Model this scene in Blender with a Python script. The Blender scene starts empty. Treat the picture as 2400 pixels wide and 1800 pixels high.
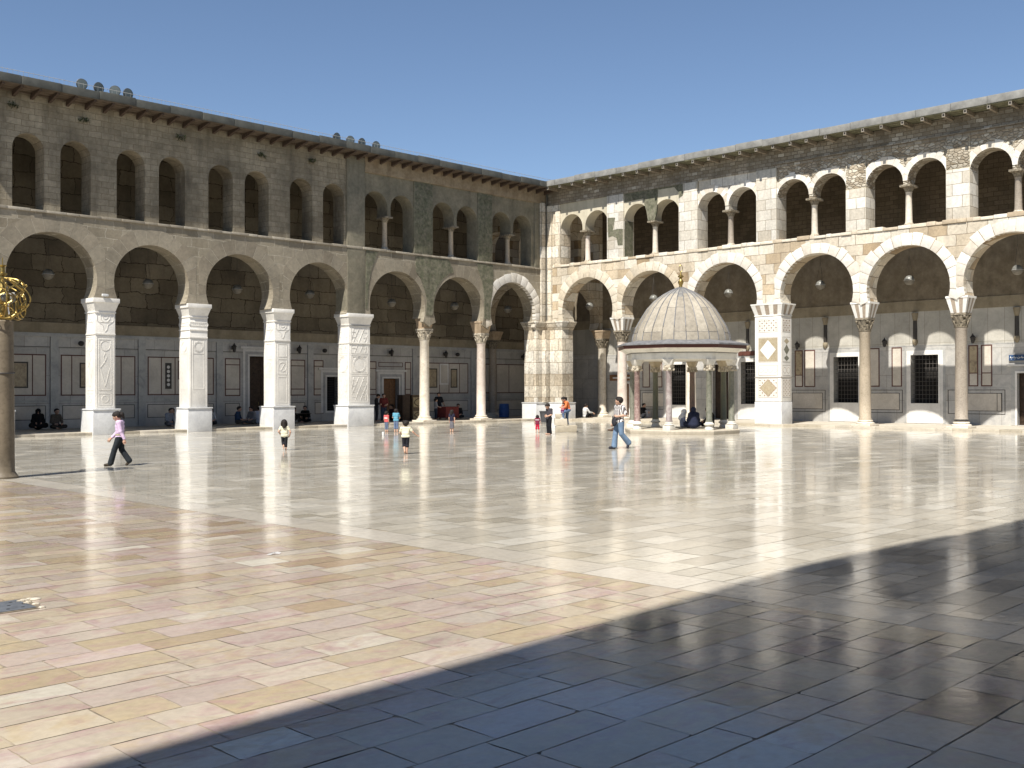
import bpy, bmesh, math, random
import numpy as np
from mathutils import Vector, Matrix
from mathutils.geometry import tessellate_polygon
R = math.radians
random.seed(11)
S = bpy.context.scene
COL = S.collection

# ------------------------------------------------------------------ camera, world, sun
cam = bpy.data.cameras.new('camera'); camo = bpy.data.objects.new('camera', cam); COL.objects.link(camo)
cam.sensor_width = 36.0; cam.lens = 36.0 * 2475 / 2400; cam.clip_end = 2000; cam.clip_start = .1
_az, _pt, _rl = R(45.17), math.atan(12 / 2475), R(0.12)
fw = Vector((math.sin(_az) * math.cos(_pt), math.cos(_az) * math.cos(_pt), math.sin(_pt)))
rt = Vector((math.cos(_az), -math.sin(_az), 0)); up = rt.cross(fw)
r2 = rt * math.cos(_rl) - up * math.sin(_rl); u2 = up * math.cos(_rl) + rt * math.sin(_rl)
mw = Matrix((r2, u2, -fw)).transposed().to_4x4(); mw.translation = Vector((-49.6, -46.2, 2.0))
camo.matrix_world = mw
S.camera = camo
SUN_EL, SUN_AZ = R(53.5), R(252)
sv = Vector((math.sin(SUN_AZ) * math.cos(SUN_EL), math.cos(SUN_AZ) * math.cos(SUN_EL), math.sin(SUN_EL)))
w = bpy.data.worlds.new('World'); S.world = w; w.use_nodes = True
wn = w.node_tree; wn.nodes.clear()
sky = wn.nodes.new('ShaderNodeTexSky'); sky.sky_type = 'NISHITA'; sky.sun_disc = False
sky.sun_elevation = SUN_EL; sky.sun_rotation = SUN_AZ; sky.altitude = 1800
sky.air_density = 1.0; sky.dust_density = 0.25; sky.ozone_density = 1.7
bg = wn.nodes.new('ShaderNodeBackground'); bg.inputs['Strength'].default_value = 0.074
wo = wn.nodes.new('ShaderNodeOutputWorld')
wn.links.new(sky.outputs[0], bg.inputs[0]); wn.links.new(bg.outputs[0], wo.inputs[0])
sl = bpy.data.lights.new('sun', 'SUN'); sl.energy = 4.8; sl.angle = R(0.6); sl.color = (1, .955, .875)
so = bpy.data.objects.new('sun', sl); COL.objects.link(so); so.rotation_euler = sv.to_track_quat('Z', 'Y').to_euler()
so.location = (-60, -60, 60)
S.view_settings.view_transform = 'Standard'; S.view_settings.look = 'None'
S.view_settings.exposure = 0.80; S.view_settings.gamma = 1
S.render.engine = 'CYCLES'

# ------------------------------------------------------------------ node helpers
class G:
    def __init__(s, name):
        s.mat = bpy.data.materials.new(name); s.mat.use_nodes = True
        s.nt = s.mat.node_tree; s.b = s.nt.nodes['Principled BSDF']
    def n(s, t, ins=None, **k):
        nd = s.nt.nodes.new(t)
        for a, v in k.items(): setattr(nd, a, v)
        for a, v in (ins or {}).items(): s.set(nd.inputs[a], v)
        return nd
    def set(s, sock, v):
        if isinstance(v, bpy.types.NodeSocket): s.nt.links.new(v, sock)
        else:
            if isinstance(v, (tuple, list)) and len(v) == 3 and sock.type == 'RGBA': v = (*v, 1)
            sock.default_value = v
    def math(s, op, a, b=0.0, c=None, clamp=False):
        nd = s.n('ShaderNodeMath', operation=op, use_clamp=clamp); s.set(nd.inputs[0], a); s.set(nd.inputs[1], b)
        if c is not None: s.set(nd.inputs[2], c)
        return nd.outputs[0]
    def pos(s): return s.n('ShaderNodeNewGeometry').outputs['Position']
    def objc(s): return s.n('ShaderNodeTexCoord').outputs['Object']
    def sep(s, v): return s.n('ShaderNodeSeparateXYZ', {0: v}).outputs
    def comb(s, x, y, z): return s.n('ShaderNodeCombineXYZ', {0: x, 1: y, 2: z}).outputs[0]
    def wall(s):
        p = s.sep(s.pos()); return s.comb(s.math('ADD', p[0], p[1]), p[2], 0.0)
    def noise(s, vec, scale, detail=3, rough=.55, col=False, dist=0):
        nd = s.n('ShaderNodeTexNoise', {'Vector': vec, 'Scale': scale, 'Detail': detail, 'Roughness': rough, 'Distortion': dist})
        return nd.outputs['Color' if col else 'Fac']
    def ramp(s, f, stops, interp='LINEAR'):
        nd = s.n('ShaderNodeValToRGB', {0: f}); cr = nd.color_ramp; cr.interpolation = interp
        while len(cr.elements) < len(stops): cr.elements.new(.5)
        for e, (p, c) in zip(cr.elements, stops): e.position = p; e.color = (*c, 1) if len(c) == 3 else c
        return nd.outputs[0]
    def mix(s, f, a, b, mode='MIX'):
        nd = s.n('ShaderNodeMix', data_type='RGBA', blend_type=mode)
        s.set(nd.inputs[0], f); s.set(nd.inputs[6], a); s.set(nd.inputs[7], b); return nd.outputs[2]
    def rng(s, f, a, b, c, d):
        return s.n('ShaderNodeMapRange', {0: f, 1: a, 2: b, 3: c, 4: d}).outputs[0]
    def vmul(s, v, m):
        nd = s.n('ShaderNodeVectorMath', operation='MULTIPLY'); s.set(nd.inputs[0], v); s.set(nd.inputs[1], m); return nd.outputs[0]
    def vadd(s, v, m):
        nd = s.n('ShaderNodeVectorMath', operation='ADD'); s.set(nd.inputs[0], v); s.set(nd.inputs[1], m); return nd.outputs[0]
    def gray(s, v): return s.comb(v, v, v)
    def scale(s, c, v): return s.mix(1.0, c, s.gray(v), 'MULTIPLY')
    def bump(s, h, strength=.4, dist=.02):
        nd = s.n('ShaderNodeBump', {'Height': h, 'Strength': strength, 'Distance': dist}); s.set(s.b.inputs['Normal'], nd.outputs[0])
    def out(s, col, rough=.8, spec=.3, metal=0):
        s.set(s.b.inputs['Base Color'], col); s.set(s.b.inputs['Roughness'], rough)
        s.set(s.b.inputs['Specular IOR Level'], spec); s.set(s.b.inputs['Metallic'], metal); return s.mat

def ashlar(name, stops, mortar, bw, bh, ms=.012, dist=.03, stain=.25, rough=.85, streak=.2, bump=.5, fine=.12, squash=1.0):
    g = G(name); v = g.wall()
    d = g.vmul(g.vadd(g.noise(v, 1.3, 2, col=True), (-.5, -.5, -.5)), (dist * 4, dist * 2, 0))
    d2 = g.vmul(g.vadd(g.noise(v, 9, 2, col=True), (-.5, -.5, -.5)), (dist * .8, dist * .8, 0))
    vv = g.vadd(g.vadd(v, d), d2)
    br = g.n('ShaderNodeTexBrick', {'Vector': vv, 'Color1': (0, 0, 0), 'Color2': (1, 1, 1), 'Mortar': (.5, .5, .5), 'Scale': 1.0,
        'Mortar Size': ms, 'Mortar Smooth': .3, 'Bias': 0, 'Brick Width': bw, 'Row Height': bh}, offset=.43, squash=squash, squash_frequency=3)
    c = g.ramp(br.outputs[0], stops)
    p3 = g.pos()
    c = g.scale(c, g.rng(g.noise(p3, .45, 4), .3, .7, 1 - stain, 1 + stain * .45))
    c = g.scale(c, g.rng(g.noise(p3, 7, 5, .65), .25, .75, 1 - fine * 1.6, 1 + fine))
    st = g.noise(g.vmul(v, (1.7, .16, 1)), 1.0, 4)
    c = g.scale(c, g.rng(st, .5, .72, 1.0, 1 - streak))
    mo = g.scale(g.n('ShaderNodeRGB').outputs[0], g.rng(g.noise(p3, 3, 2), .3, .7, .7, 1.1))
    mo.node.inputs[6].links[0].from_node.outputs[0].default_value = (*mortar, 1)
    c = g.mix(br.outputs['Fac'], c, mo)
    h = g.math('ADD', g.math('MULTIPLY', br.outputs['Fac'], -1.0), g.math('MULTIPLY', g.noise(p3, 14, 4, .6), .9))
    g.bump(h, bump, .03)
    return g.out(c, rough)

def rubble(name, stops, mortar, sc=(2.6, 4.6), rough=.9, gap=.07, bump=.8):
    g = G(name); v = g.wall()
    vv = g.vadd(v, g.vmul(g.vadd(g.noise(v, 3, 3, col=True), (-.5, -.5, -.5)), (.25, .18, 0)))
    vs = g.vmul(vv, (sc[0], sc[1], 1))
    vo = g.n('ShaderNodeTexVoronoi', {'Vector': vs, 'Scale': 1.0}, voronoi_dimensions='2D')
    ve = g.n('ShaderNodeTexVoronoi', {'Vector': vs, 'Scale': 1.0}, voronoi_dimensions='2D', feature='DISTANCE_TO_EDGE')
    c = g.ramp(g.sep(vo.outputs['Color'])[0], stops)
    p3 = g.pos()
    c = g.scale(c, g.rng(g.noise(p3, 8, 5, .65), .25, .75, .7, 1.15))
    m = g.rng(ve.outputs['Distance'], gap * .4, gap, 1, 0)
    c = g.mix(m, c, g.scale(mortar and g.n('ShaderNodeRGB').outputs[0], 1.0) if False else mortar)
    c = g.scale(c, g.rng(g.noise(p3, .6, 4), .3, .7, .7, 1.1))
    h = g.math('ADD', g.rng(ve.outputs['Distance'], 0, .2, 0, 1), g.math('MULTIPLY', g.noise(p3, 16, 4), .7))
    g.bump(h, bump, .04)
    return g.out(c, rough)

def plaster(name, col, var=.2, rough=.85, tint2=None, scale=1.2):
    g = G(name); p3 = g.pos()
    n1 = g.noise(p3, scale, 5, .62)
    c = g.mix(g.rng(n1, .38, .62, 0, 1), col, tint2 or tuple(x * .75 for x in col))
    c = g.scale(c, g.rng(g.noise(p3, 6, 4, .65), .3, .7, 1 - var, 1 + var * .5))
    st = g.noise(g.vmul(p3, (1.9, 1.9, .15)), 1.0, 4)
    c = g.scale(c, g.rng(st, .5, .72, 1.0, .78))
    g.bump(g.noise(p3, 10, 5, .65), .35, .03)
    return g.out(c, rough)

def tinted(name, stops, rough=.8, fine=.15, vein=0, bump=.35, spec=.3, bscale=12, streak=0, tone=0):
    g = G(name); p3 = g.pos()
    a = g.n('ShaderNodeAttribute', attribute_name='tint').outputs['Vector']; t = g.sep(a)
    c = g.ramp(t[0], stops)
    c = g.scale(c, g.math('ADD', .87, g.math('MULTIPLY', t[1], .2)))
    n = g.noise(g.vadd(p3, g.vmul(a, (9, 9, 9))), 6, 5, .65)
    c = g.scale(c, g.rng(n, .25, .75, 1 - fine * 1.5, 1 + fine))
    if tone: c = g.scale(c, g.rng(g.noise(p3, .5, 4), .3, .7, 1 - tone, 1 + tone * .4))
    if vein:
        vn = g.noise(g.vadd(p3, g.vmul(a, (5, 5, 5))), 2.2, 6, .6, dist=2.2)
        c = g.mix(g.math('MULTIPLY', g.rng(vn, .56, .72, 0, 1), vein), c, (.36, .33, .30))
    g.bump(g.noise(p3, bscale, 5, .65), bump, .02)
    return g.out(c, rough, spec)

def marble(name, col, dark, amt=.6, rough=.35, scale=1.5, spec=.4, joints=None, grime=.2):
    g = G(name); p3 = g.pos()
    vn = g.noise(p3, scale, 7, .6, dist=1.6)
    c = g.mix(g.math('MULTIPLY', g.rng(vn, .45, .7, 0, 1), amt), col, dark)
    c = g.scale(c, g.rng(g.noise(p3, .7, 4), .3, .7, 1 - grime, 1.06))
    c = g.scale(c, g.rng(g.noise(p3, 11, 4), .3, .7, .93, 1.05))
    h = g.noise(p3, 9, 3)
    if joints:
        br = g.n('ShaderNodeTexBrick', {'Vector': g.wall(), 'Color1': (.88, .88, .88), 'Color2': (1.08, 1.08, 1.08), 'Mortar': (.4, .37, .32), 'Scale': 1.0,
            'Mortar Size': .007, 'Brick Width': joints[0], 'Row Height': joints[1]}, offset=joints[2])
        c = g.mix(1.0, c, br.outputs[0], 'MULTIPLY')
    g.bump(h, .12, .02)
    return g.out(c, rough, spec)

def plain(name, col, rough=.6, spec=.3, metal=0, var=.12, scale=8):
    g = G(name); p3 = g.objc()
    c = g.scale(g.n('ShaderNodeRGB').outputs[0], g.rng(g.noise(p3, scale, 4, .6), .3, .7, 1 - var, 1 + var))
    for nd in g.nt.nodes:
        if nd.bl_idname == 'ShaderNodeRGB': nd.outputs[0].default_value = (*col, 1)
    return g.out(c, rough, spec, metal)

# ------------------------------------------------------------------ mesh builder
def tag(o, label=None, cat=None, group=None, kind=None):
    if label: o['label'] = label
    if cat: o['category'] = cat
    if group: o['group'] = group
    if kind: o['kind'] = kind
    return o
def empty(name, loc=(0, 0, 0), rz=0):
    o = bpy.data.objects.new(name, None); COL.objects.link(o); o.location = loc; o.rotation_euler = (0, 0, rz)
    o.empty_display_size = .2; return o

class MB:
    def __init__(s, fmap=None): s.v = []; s.f = []; s.m = []; s.t = []; s.fm = fmap; s.mat = 0; s.tint = None
    def pts(s, ps):
        i = len(s.v)
        s.v += [tuple(s.fm(p)) if s.fm else tuple(p) for p in ps]; return i
    def face(s, idx, mat=None, tint=None):
        s.f.append(tuple(idx)); s.m.append(s.mat if mat is None else mat); s.t.append(tint or s.tint or (.5, .5, .5))
    def poly(s, ps, mat=None, tint=None):
        i = s.pts(ps); s.face(range(i, i + len(ps)), mat, tint)
    def box(s, a, b, mat=None, tint=None, taper=None):
        x0, y0, z0 = a; x1, y1, z1 = b; k = taper or 0
        i = s.pts([(x0, y0, z0), (x1, y0, z0), (x1, y1, z0), (x0, y1, z0), (x0 - k, y0 - k, z1), (x1 + k, y0 - k, z1), (x1 + k, y1 + k, z1), (x0 - k, y1 + k, z1)])
        for q in ((0, 3, 2, 1), (4, 5, 6, 7), (0, 1, 5, 4), (1, 2, 6, 5), (2, 3, 7, 6), (3, 0, 4, 7)): s.face([i + j for j in q], mat, tint)
    def lathe(s, c, prof, n=24, mat=None, tint=None, rot=0, cap=True):
        rows = []
        for r, z in prof:
            rows.append(s.pts([(c[0] + r * math.cos(rot + 2 * math.pi * k / n), c[1] + r * math.sin(rot + 2 * math.pi * k / n), c[2] + z) for k in range(n)]))
        for a, b in zip(rows, rows[1:]):
            for k in range(n): s.face([a + k, a + (k + 1) % n, b + (k + 1) % n, b + k], mat, tint)
        if cap:
            s.face([rows[0] + k for k in range(n)][::-1], mat, tint); s.face([rows[-1] + k for k in range(n)], mat, tint)
    def tube(s, ps, r, n=6, mat=None, tint=None, closed=False):
        ps = [Vector(p) for p in ps]; rows = []; L = len(ps)
        for i, p in enumerate(ps):
            d = (ps[(i + 1) % L] - ps[i - 1]) if closed else (ps[min(i + 1, L - 1)] - ps[max(i - 1, 0)])
            if d.length < 1e-9: d = Vector((0, 0, 1))
            d.normalize(); a = d.cross(Vector((0, 0, 1)) if abs(d.z) < .95 else Vector((1, 0, 0))).normalized(); b = d.cross(a)
            rr = r[i] if isinstance(r, (list, tuple)) else r
            rows.append(s.pts([p + a * rr * math.cos(2 * math.pi * k / n) + b * rr * math.sin(2 * math.pi * k / n) for k in range(n)]))
        prs = list(zip(rows, rows[1:])) + ([(rows[-1], rows[0])] if closed else [])
        for a, b in prs:
            for k in range(n): s.face([a + k, a + (k + 1) % n, b + (k + 1) % n, b + k], mat, tint)
        if not closed:
            s.face([rows[0] + k for k in range(n)][::-1], mat, tint); s.face([rows[-1] + k for k in range(n)], mat, tint)
    def ell(s, c, rad, n=12, m=8, mat=None, tint=None, z0=-90, z1=90):
        prof = [(max(math.cos(R(z0 + (z1 - z0) * j / m)), .001), math.sin(R(z0 + (z1 - z0) * j / m))) for j in range(m + 1)]
        rows = [s.pts([(c[0] + rad[0] * r * math.cos(2 * math.pi * k / n), c[1] + rad[1] * r * math.sin(2 * math.pi * k / n), c[2] + rad[2] * z) for k in range(n)]) for r, z in prof]
        for a, b in zip(rows, rows[1:]):
            for k in range(n): s.face([a + k, a + (k + 1) % n, b + (k + 1) % n, b + k], mat, tint)
    # polygon in the (u, z) plane between depths d0 and d1, with holes
    def slab(s, outer, holes, d0, d1, mat=None, back=True, tint=None):
        loops = [outer] + list(holes)
        tri = tessellate_polygon([[Vector((p[0], p[1], 0)) for p in L] for L in loops])
        flat = [p for L in loops for p in L]
        a = s.pts([(p[0], d0, p[1]) for p in flat])
        for t in tri: s.face([a + j for j in t], mat, tint)
        b = s.pts([(p[0], d1, p[1]) for p in flat])
        if back:
            for t in tri: s.face([b + j for j in t], mat, tint)
        o = 0
        for L in loops:
            n = len(L)
            for k in range(n): s.face([a + o + k, a + o + (k + 1) % n, b + o + (k + 1) % n, b + o + k], mat, tint)
            o += n
    def build(s, name, mats, parent=None, bevel=0, smooth=35, loc=None):
        me = bpy.data.meshes.new(name); me.from_pydata(s.v, [], s.f)
        for m in (mats if isinstance(mats, (list, tuple)) else [mats]): me.materials.append(m)
        me.polygons.foreach_set('material_index', s.m)
        at = me.attributes.new('tint', 'FLOAT_VECTOR', 'FACE'); at.data.foreach_set('vector', [x for t in s.t for x in t])
        bm = bmesh.new(); bm.from_mesh(me)
        bmesh.ops.remove_doubles(bm, verts=bm.verts, dist=1e-5)
        bmesh.ops.recalc_face_normals(bm, faces=bm.faces)
        if bevel:
            es = [e for e in bm.edges if len(e.link_faces) == 2 and e.calc_face_angle(0) > R(30)]
            bmesh.ops.bevel(bm, geom=es, offset=bevel, segments=2, affect='EDGES', profile=.6, clamp_overlap=True)
        bm.to_mesh(me); bm.free()
        if smooth: me.shade_smooth(); me.set_sharp_from_angle(angle=R(smooth))
        o = bpy.data.objects.new(name, me); COL.objects.link(o)
        if parent: o.parent = parent
        if loc: o.location = loc
        return o
def rt3(): return (random.random(), random.random(), random.random())
NM = lambda p: (p[0], p[1], p[2])            # north range: u = x, depth = +y
EM = lambda p: (p[1], p[0], p[2])            # east range:  u = y, depth = +x
def arc(c, zc, r, a0, a1, n=28): return [(c + r * math.cos(R(a0 + (a1 - a0) * k / n)), zc + r * math.sin(R(a0 + (a1 - a0) * k / n))) for k in range(n + 1)]
def rect(u0, u1, z0, z1): return [(u0, z0), (u1, z0), (u1, z1), (u0, z1)]
def archtop(u0, u1, z0, zt, n=16):          # round headed opening, as a loop
    r = (u1 - u0) / 2; return [(u0, z0), (u1, z0)] + arc((u0 + u1) / 2, zt - r, r, 0, 180, n)

# ------------------------------------------------------------------ materials
white_st = [(0, (.48, .43, .35)), (.4, (.58, .54, .465)), (1, (.66, .63, .57))]
honey_st = [(0, (.30, .215, .125)), (.18, (.46, .37, .255)), (.45, (.55, .48, .375)), (1, (.64, .59, .495))]
M = {}
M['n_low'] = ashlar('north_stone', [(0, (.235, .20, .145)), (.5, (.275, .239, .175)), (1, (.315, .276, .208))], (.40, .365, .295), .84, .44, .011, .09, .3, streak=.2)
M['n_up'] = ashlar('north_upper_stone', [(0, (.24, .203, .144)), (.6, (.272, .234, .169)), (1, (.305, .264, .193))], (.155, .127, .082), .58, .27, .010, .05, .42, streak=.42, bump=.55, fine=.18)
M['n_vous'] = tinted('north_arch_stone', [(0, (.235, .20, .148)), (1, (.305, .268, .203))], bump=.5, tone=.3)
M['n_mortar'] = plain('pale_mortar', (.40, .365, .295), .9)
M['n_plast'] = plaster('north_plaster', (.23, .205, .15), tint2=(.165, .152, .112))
M['n_cornice'] = plaster('north_cornice_plaster', (.31, .25, .17), tint2=(.22, .165, .105))
M['mosaic'] = plaster('old_mosaic', (.12, .122, .078), var=.45, tint2=(.18, .168, .122), scale=3.2)
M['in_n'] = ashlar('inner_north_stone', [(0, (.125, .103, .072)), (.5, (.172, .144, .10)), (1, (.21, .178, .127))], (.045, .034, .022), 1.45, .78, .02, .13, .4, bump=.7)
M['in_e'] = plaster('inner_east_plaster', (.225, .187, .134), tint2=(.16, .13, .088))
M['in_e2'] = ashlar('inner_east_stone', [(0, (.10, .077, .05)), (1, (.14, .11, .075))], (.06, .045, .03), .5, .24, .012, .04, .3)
M['e_low'] = ashlar('east_stone', honey_st, (.16, .12, .08), .92, .54, .014, .035, .28, streak=.22, bump=.5, fine=.16)
M['e_white'] = ashlar('east_pier_stone', white_st, (.22, .175, .12), .80, .55, .013, .014, .2, streak=.15, bump=.4, fine=.15)
M['e_plast'] = plaster('pale_plaster', (.52, .475, .365), var=.07, tint2=(.46, .415, .315))
M['e_small'] = ashlar('east_small_stone', [(0, (.25, .21, .155)), (.6, (.32, .28, .22)), (.9, (.385, .345, .28)), (1, (.52, .48, .41))], (.18, .147, .105), .38, .19, .016, .05, .45, bump=.8)
M['e_rub'] = rubble('east_rubble', [(0, (.30, .24, .165)), (.5, (.45, .39, .30)), (1, (.60, .55, .45))], (.25, .205, .145), sc=(4.2, 7.0), gap=.10)
M['e_vous'] = tinted('east_arch_stone', [(0, (.54, .475, .385)), (.3, (.62, .58, .51)), (1, (.70, .67, .615))], fine=.13)
M['e_vous2'] = tinted('east_arch_stone_worn', [(0, (.46, .385, .28)), (.5, (.57, .51, .41)), (1, (.64, .595, .51))], fine=.16)
M['soffit_stone'] = M['e_low']
M['corner'] = ashlar('corner_stone', [(0, (.52, .44, .33)), (.5, (.65, .585, .475)), (1, (.73, .685, .60))], (.26, .20, .135), .74, .74, .016, .05, .3, bump=1.0, fine=.3)
M['pier_marble'] = marble('pier_marble', (.78, .75, .69), (.66, .63, .58), .5, .45, joints=None)
M['plinth_marble'] = marble('plinth_marble', (.66, .66, .65), (.52, .52, .53), .7, .4)
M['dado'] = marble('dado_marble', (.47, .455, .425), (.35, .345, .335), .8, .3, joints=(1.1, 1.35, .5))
M['dado_e'] = marble('dado_marble_east', (.46, .44, .39), (.38, .36, .315), .8, .3, scale=1.1, joints=(.82, 2.2, 0))
M['dado_frame'] = marble('dado_frame_marble', (.43, .425, .405), (.30, .305, .305), .9, .3)
M['dado_white'] = marble('dado_white_marble', (.72, .70, .66), (.60, .58, .54), .6, .3)
M['sandband'] = plaster('dado_band_stone', (.30, .255, .18), tint2=(.24, .20, .135), var=.1)
M['panel'] = marble('cream_panel', (.58, .53, .455), (.47, .42, .35), .6, .3, scale=2)
M['maroon'] = plain('maroon_inlay', (.10, .042, .033), .4)
M['dkstone'] = plain('dark_inlay', (.05, .045, .04), .4)
M['veined'] = marble('veined_panel', (.42, .34, .22), (.20, .15, .10), .9, .35, scale=3)
M['dark'] = plain('dark_interior', (.012, .011, .01), .9)  # near-black, used as painted shade behind openings and in drain holes
M['wood_dark'] = plain('dark_wood', (.045, .028, .018), .6, var=.4)
M['wood_brown'] = plain('brown_wood', (.20, .10, .045), .6, var=.3)
M['rafter_n'] = plain('red_brown_timber', (.062, .043, .032), .75, var=.3)
M['board_n'] = plain('weathered_boards', (.10, .076, .055), .8, var=.35, scale=3)
M['rafter_e'] = plain('pale_timber', (.24, .20, .15), .75, var=.3)
M['rafter_end'] = plain('painted_beam_end', (.22, .195, .16), .7)
M['board_e'] = plain('green_grey_boards', (.14, .135, .085), .8, var=.35, scale=3)
M['lead_roof'] = plain('roof_edge_lead', (.075, .075, .065), .6, var=.3, scale=2)
M['lead_pale'] = plain('roof_edge_pale', (.20, .195, .18), .6, var=.3, scale=2)
M['iron'] = plain('dark_iron', (.035, .032, .03), .5, .4)
M['grille'] = plain('pale_grille', (.11, .10, .09), .5)
M['grey_metal'] = plain('grey_metal', (.30, .30, .29), .45, .5)
M['glass'] = plain('lamp_glass', (.085, .10, .10), .35, .3)
M['globe'] = plain('globe_glass', (.17, .17, .155), .35, .5)
M['globe_mesh'] = plain('globe_basket', (.22, .20, .165), .5)
M['pale_col'] = marble('pale_column_marble', (.68, .62, .52), (.50, .42, .32), .8, .5, scale=3)
M['pink_col'] = marble('pink_column_marble', (.66, .575, .50), (.53, .43, .36), .9, .5, scale=1.6)
M['grey_col'] = marble('grey_granite', (.36, .31, .25), (.24, .20, .165), .9, .5, scale=9)
M['tan_col'] = marble('tan_granite', (.43, .36, .27), (.30, .25, .18), .9, .5, scale=9)
M['red_col'] = marble('red_porphyry', (.22, .14, .125), (.46, .36, .31), .8, .4, scale=5)
M['purple_col'] = marble('purple_marble', (.27, .22, .21), (.46, .42, .385), .8, .4, scale=2.4)
M['green_col'] = marble('green_marble', (.19, .185, .145), (.09, .10, .07), .9, .4, scale=5)
M['capital'] = plain('weathered_capital', (.42, .37, .29), .85, var=.5, scale=10)
M['capital_dk'] = plain('dark_capital', (.20, .17, .125), .85, var=.6, scale=11)
M['impost_w'] = marble('impost_marble', (.76, .74, .69), (.66, .64, .60), .4, .4)
M['impost_b'] = marble('impost_brown_inlay', (.38, .31, .24), (.26, .21, .17), .8, .4, scale=4)
M['impost_n'] = plaster('north_impost', (.45, .35, .24), tint2=(.36, .27, .18))
M['gold'] = plain('gilt_metal', (.36, .26, .09), .42, .5, 1.0)
M['lead_dome'] = None
M['ochre'] = marble('ochre_marble', (.41, .35, .245), (.32, .25, .155), .9, .4, scale=5)
M['step'] = tinted('step_stone', [(0, (.40, .35, .265)), (1, (.51, .46, .38))], .5, spec=.4)

# ------------------------------------------------------------------ paving
def slab_mat(name, stops, vein, rough, bump, hue=None, stretch=(1, 3.2, 1), satin=.5):
    g = G(name); p3 = g.pos()
    a = g.n('ShaderNodeAttribute', attribute_name='tint').outputs['Vector']; t = g.sep(a)
    c = g.ramp(t[0], stops)
    c = g.scale(c, g.math('ADD', .89, g.math('MULTIPLY', t[1], .16)))
    off = g.vadd(p3, g.vmul(a, (37, 37, 37) if not hue else (3, 3, 3)))
    n1 = g.noise(g.vmul(off, stretch), 1.4, 6, .62, dist=1.2)
    if hue:
        c = g.mix(g.math('MULTIPLY', g.rng(n1, .50, .66, 0, 1), hue[1]), c, hue[0])
        n3 = g.noise(g.vmul(off, (1.5, 1.5, 1)), 1.9, 5, .6, dist=1.0)
        c = g.mix(g.math('MULTIPLY', g.rng(n3, .52, .66, 0, 1), hue[3]), c, hue[2])
    c = g.mix(g.math('MULTIPLY', g.rng(n1, .42, .30, 0, 1), vein), c, (.40, .34, .25))
    c = g.scale(c, g.rng(g.noise(off, 14, 5, .65), .25, .75, .86, 1.09))
    n2 = g.noise(p3, .35, 4)
    c = g.scale(c, g.rng(n2, .3, .7, .90, 1.05))
    ro = g.math('ADD', g.rng(g.noise(p3, .9, 5, .65), .35, .68, rough * .65, rough * 1.4), g.math('MULTIPLY', g.math('POWER', t[2], 4.0), rough * .9))
    c = g.scale(c, g.rng(g.noise(p3, 1.6, 6, .7), .56, .74, 1.0, .80))
    h = g.math('ADD', g.math('MULTIPLY', g.noise(p3, 3.2, 3), 1.0), g.math('MULTIPLY', g.noise(p3, 30, 3), .10))
    g.bump(h, bump, .006)
    return g.out(c, ro, satin)
M['cream_slab'] = slab_mat('cream_paving', [(0, (.395, .355, .28)), (.10, (.46, .422, .35)), (.7, (.505, .468, .395)), (1, (.565, .532, .465))], .5, .10, .22, stretch=(.8, 2.6, 1))
M['pink_slab'] = slab_mat('pink_paving', [(0, (.35, .26, .18)), (.07, (.41, .335, .225)), (.4, (.455, .39, .295)), (.6, (.45, .39, .32)), (.8, (.435, .355, .315)), (.95, (.485, .435, .36)), (1, (.55, .51, .43))], .2, .12, .3,
                         hue=((.35, .215, .215), .58, (.43, .335, .19), .38), stretch=(1.3, 2.4, 1))
M['band_slab'] = slab_mat('band_paving', [(0, (.48, .437, .367)), (1, (.525, .483, .418))], .3, .12, .3)
M['joint'] = plain('paving_joint', (.17, .138, .10), .9, var=.4)
_g = G('paving_joint_fill'); _p = _g.pos(); _n = _g.noise(_p, 1.1, 5, .7)
M['joint_fill'] = _g.out(_g.mix(_g.rng(_n, .46, .60, 0, 1), (.33, .275, .205), (.085, .07, .05)), .9)
rnd = random.Random(5)
def slabs(mb, x0, x1, y0, y1, lmin, lmax, hmin, hmax, mat, tilt, gap, rowsx=True):
    y = y0
    while y < y1 - .02:
        h = rnd.uniform(hmin, hmax)
        if y + h > y1 - hmin * .6: h = y1 - y
        x = x0 - rnd.uniform(0, lmin)
        while x < x1:
            l = rnd.uniform(lmin, lmax); xa, xb = max(x, x0), min(x + l, x1)
            if xb - xa > .05:
                gp = gap * rnd.choice((.45, .7, .8, 1, 1.1, 1.6)); tx, ty = rnd.gauss(0, tilt), rnd.gauss(0, tilt); zb = rnd.uniform(-.0006, .0006)
                q = [(xa + gp, y + gp), (xb - gp, y + gp), (xb - gp, y + h - gp), (xa + gp, y + h - gp)]
                q = [(a + rnd.uniform(-.004, .004), b + rnd.uniform(-.004, .004)) for a, b in q]
                cx, cy = (xa + xb) / 2, y + h / 2
                if y < -22 and xa < -28:
                    out = []
                    for k in range(4):
                        p, nx, pr = Vector(q[k]), Vector(q[(k + 1) % 4]), Vector(q[k - 1])
                        if rnd.random() < .22:
                            c_ = rnd.uniform(.012, .045); out += [p + (pr - p).normalized() * c_, p + (nx - p).normalized() * c_ * rnd.uniform(.4, 1)]
                        else: out.append(p)
                        L = (nx - p).length
                        for f in (.25, .5, .75):
                            if L > .3: out.append(p + (nx - p) * (f + rnd.uniform(-.06, .06)) + Vector((-(nx - p).y, (nx - p).x)) / L * (abs(rnd.gauss(0, .0035))))
                    q = [(v.x, v.y) for v in out]
                mb.poly([(a, b, zb + (a - cx) * tx + (b - cy) * ty) for a, b in q], mat, (rnd.random(), rnd.random(), rnd.random()))
            x += l
        y += h
pv = MB()
slabs(pv, -66, -40.95, -52, -.05, .40, .88, .28, .46, 0, .0006, .0026)
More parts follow.
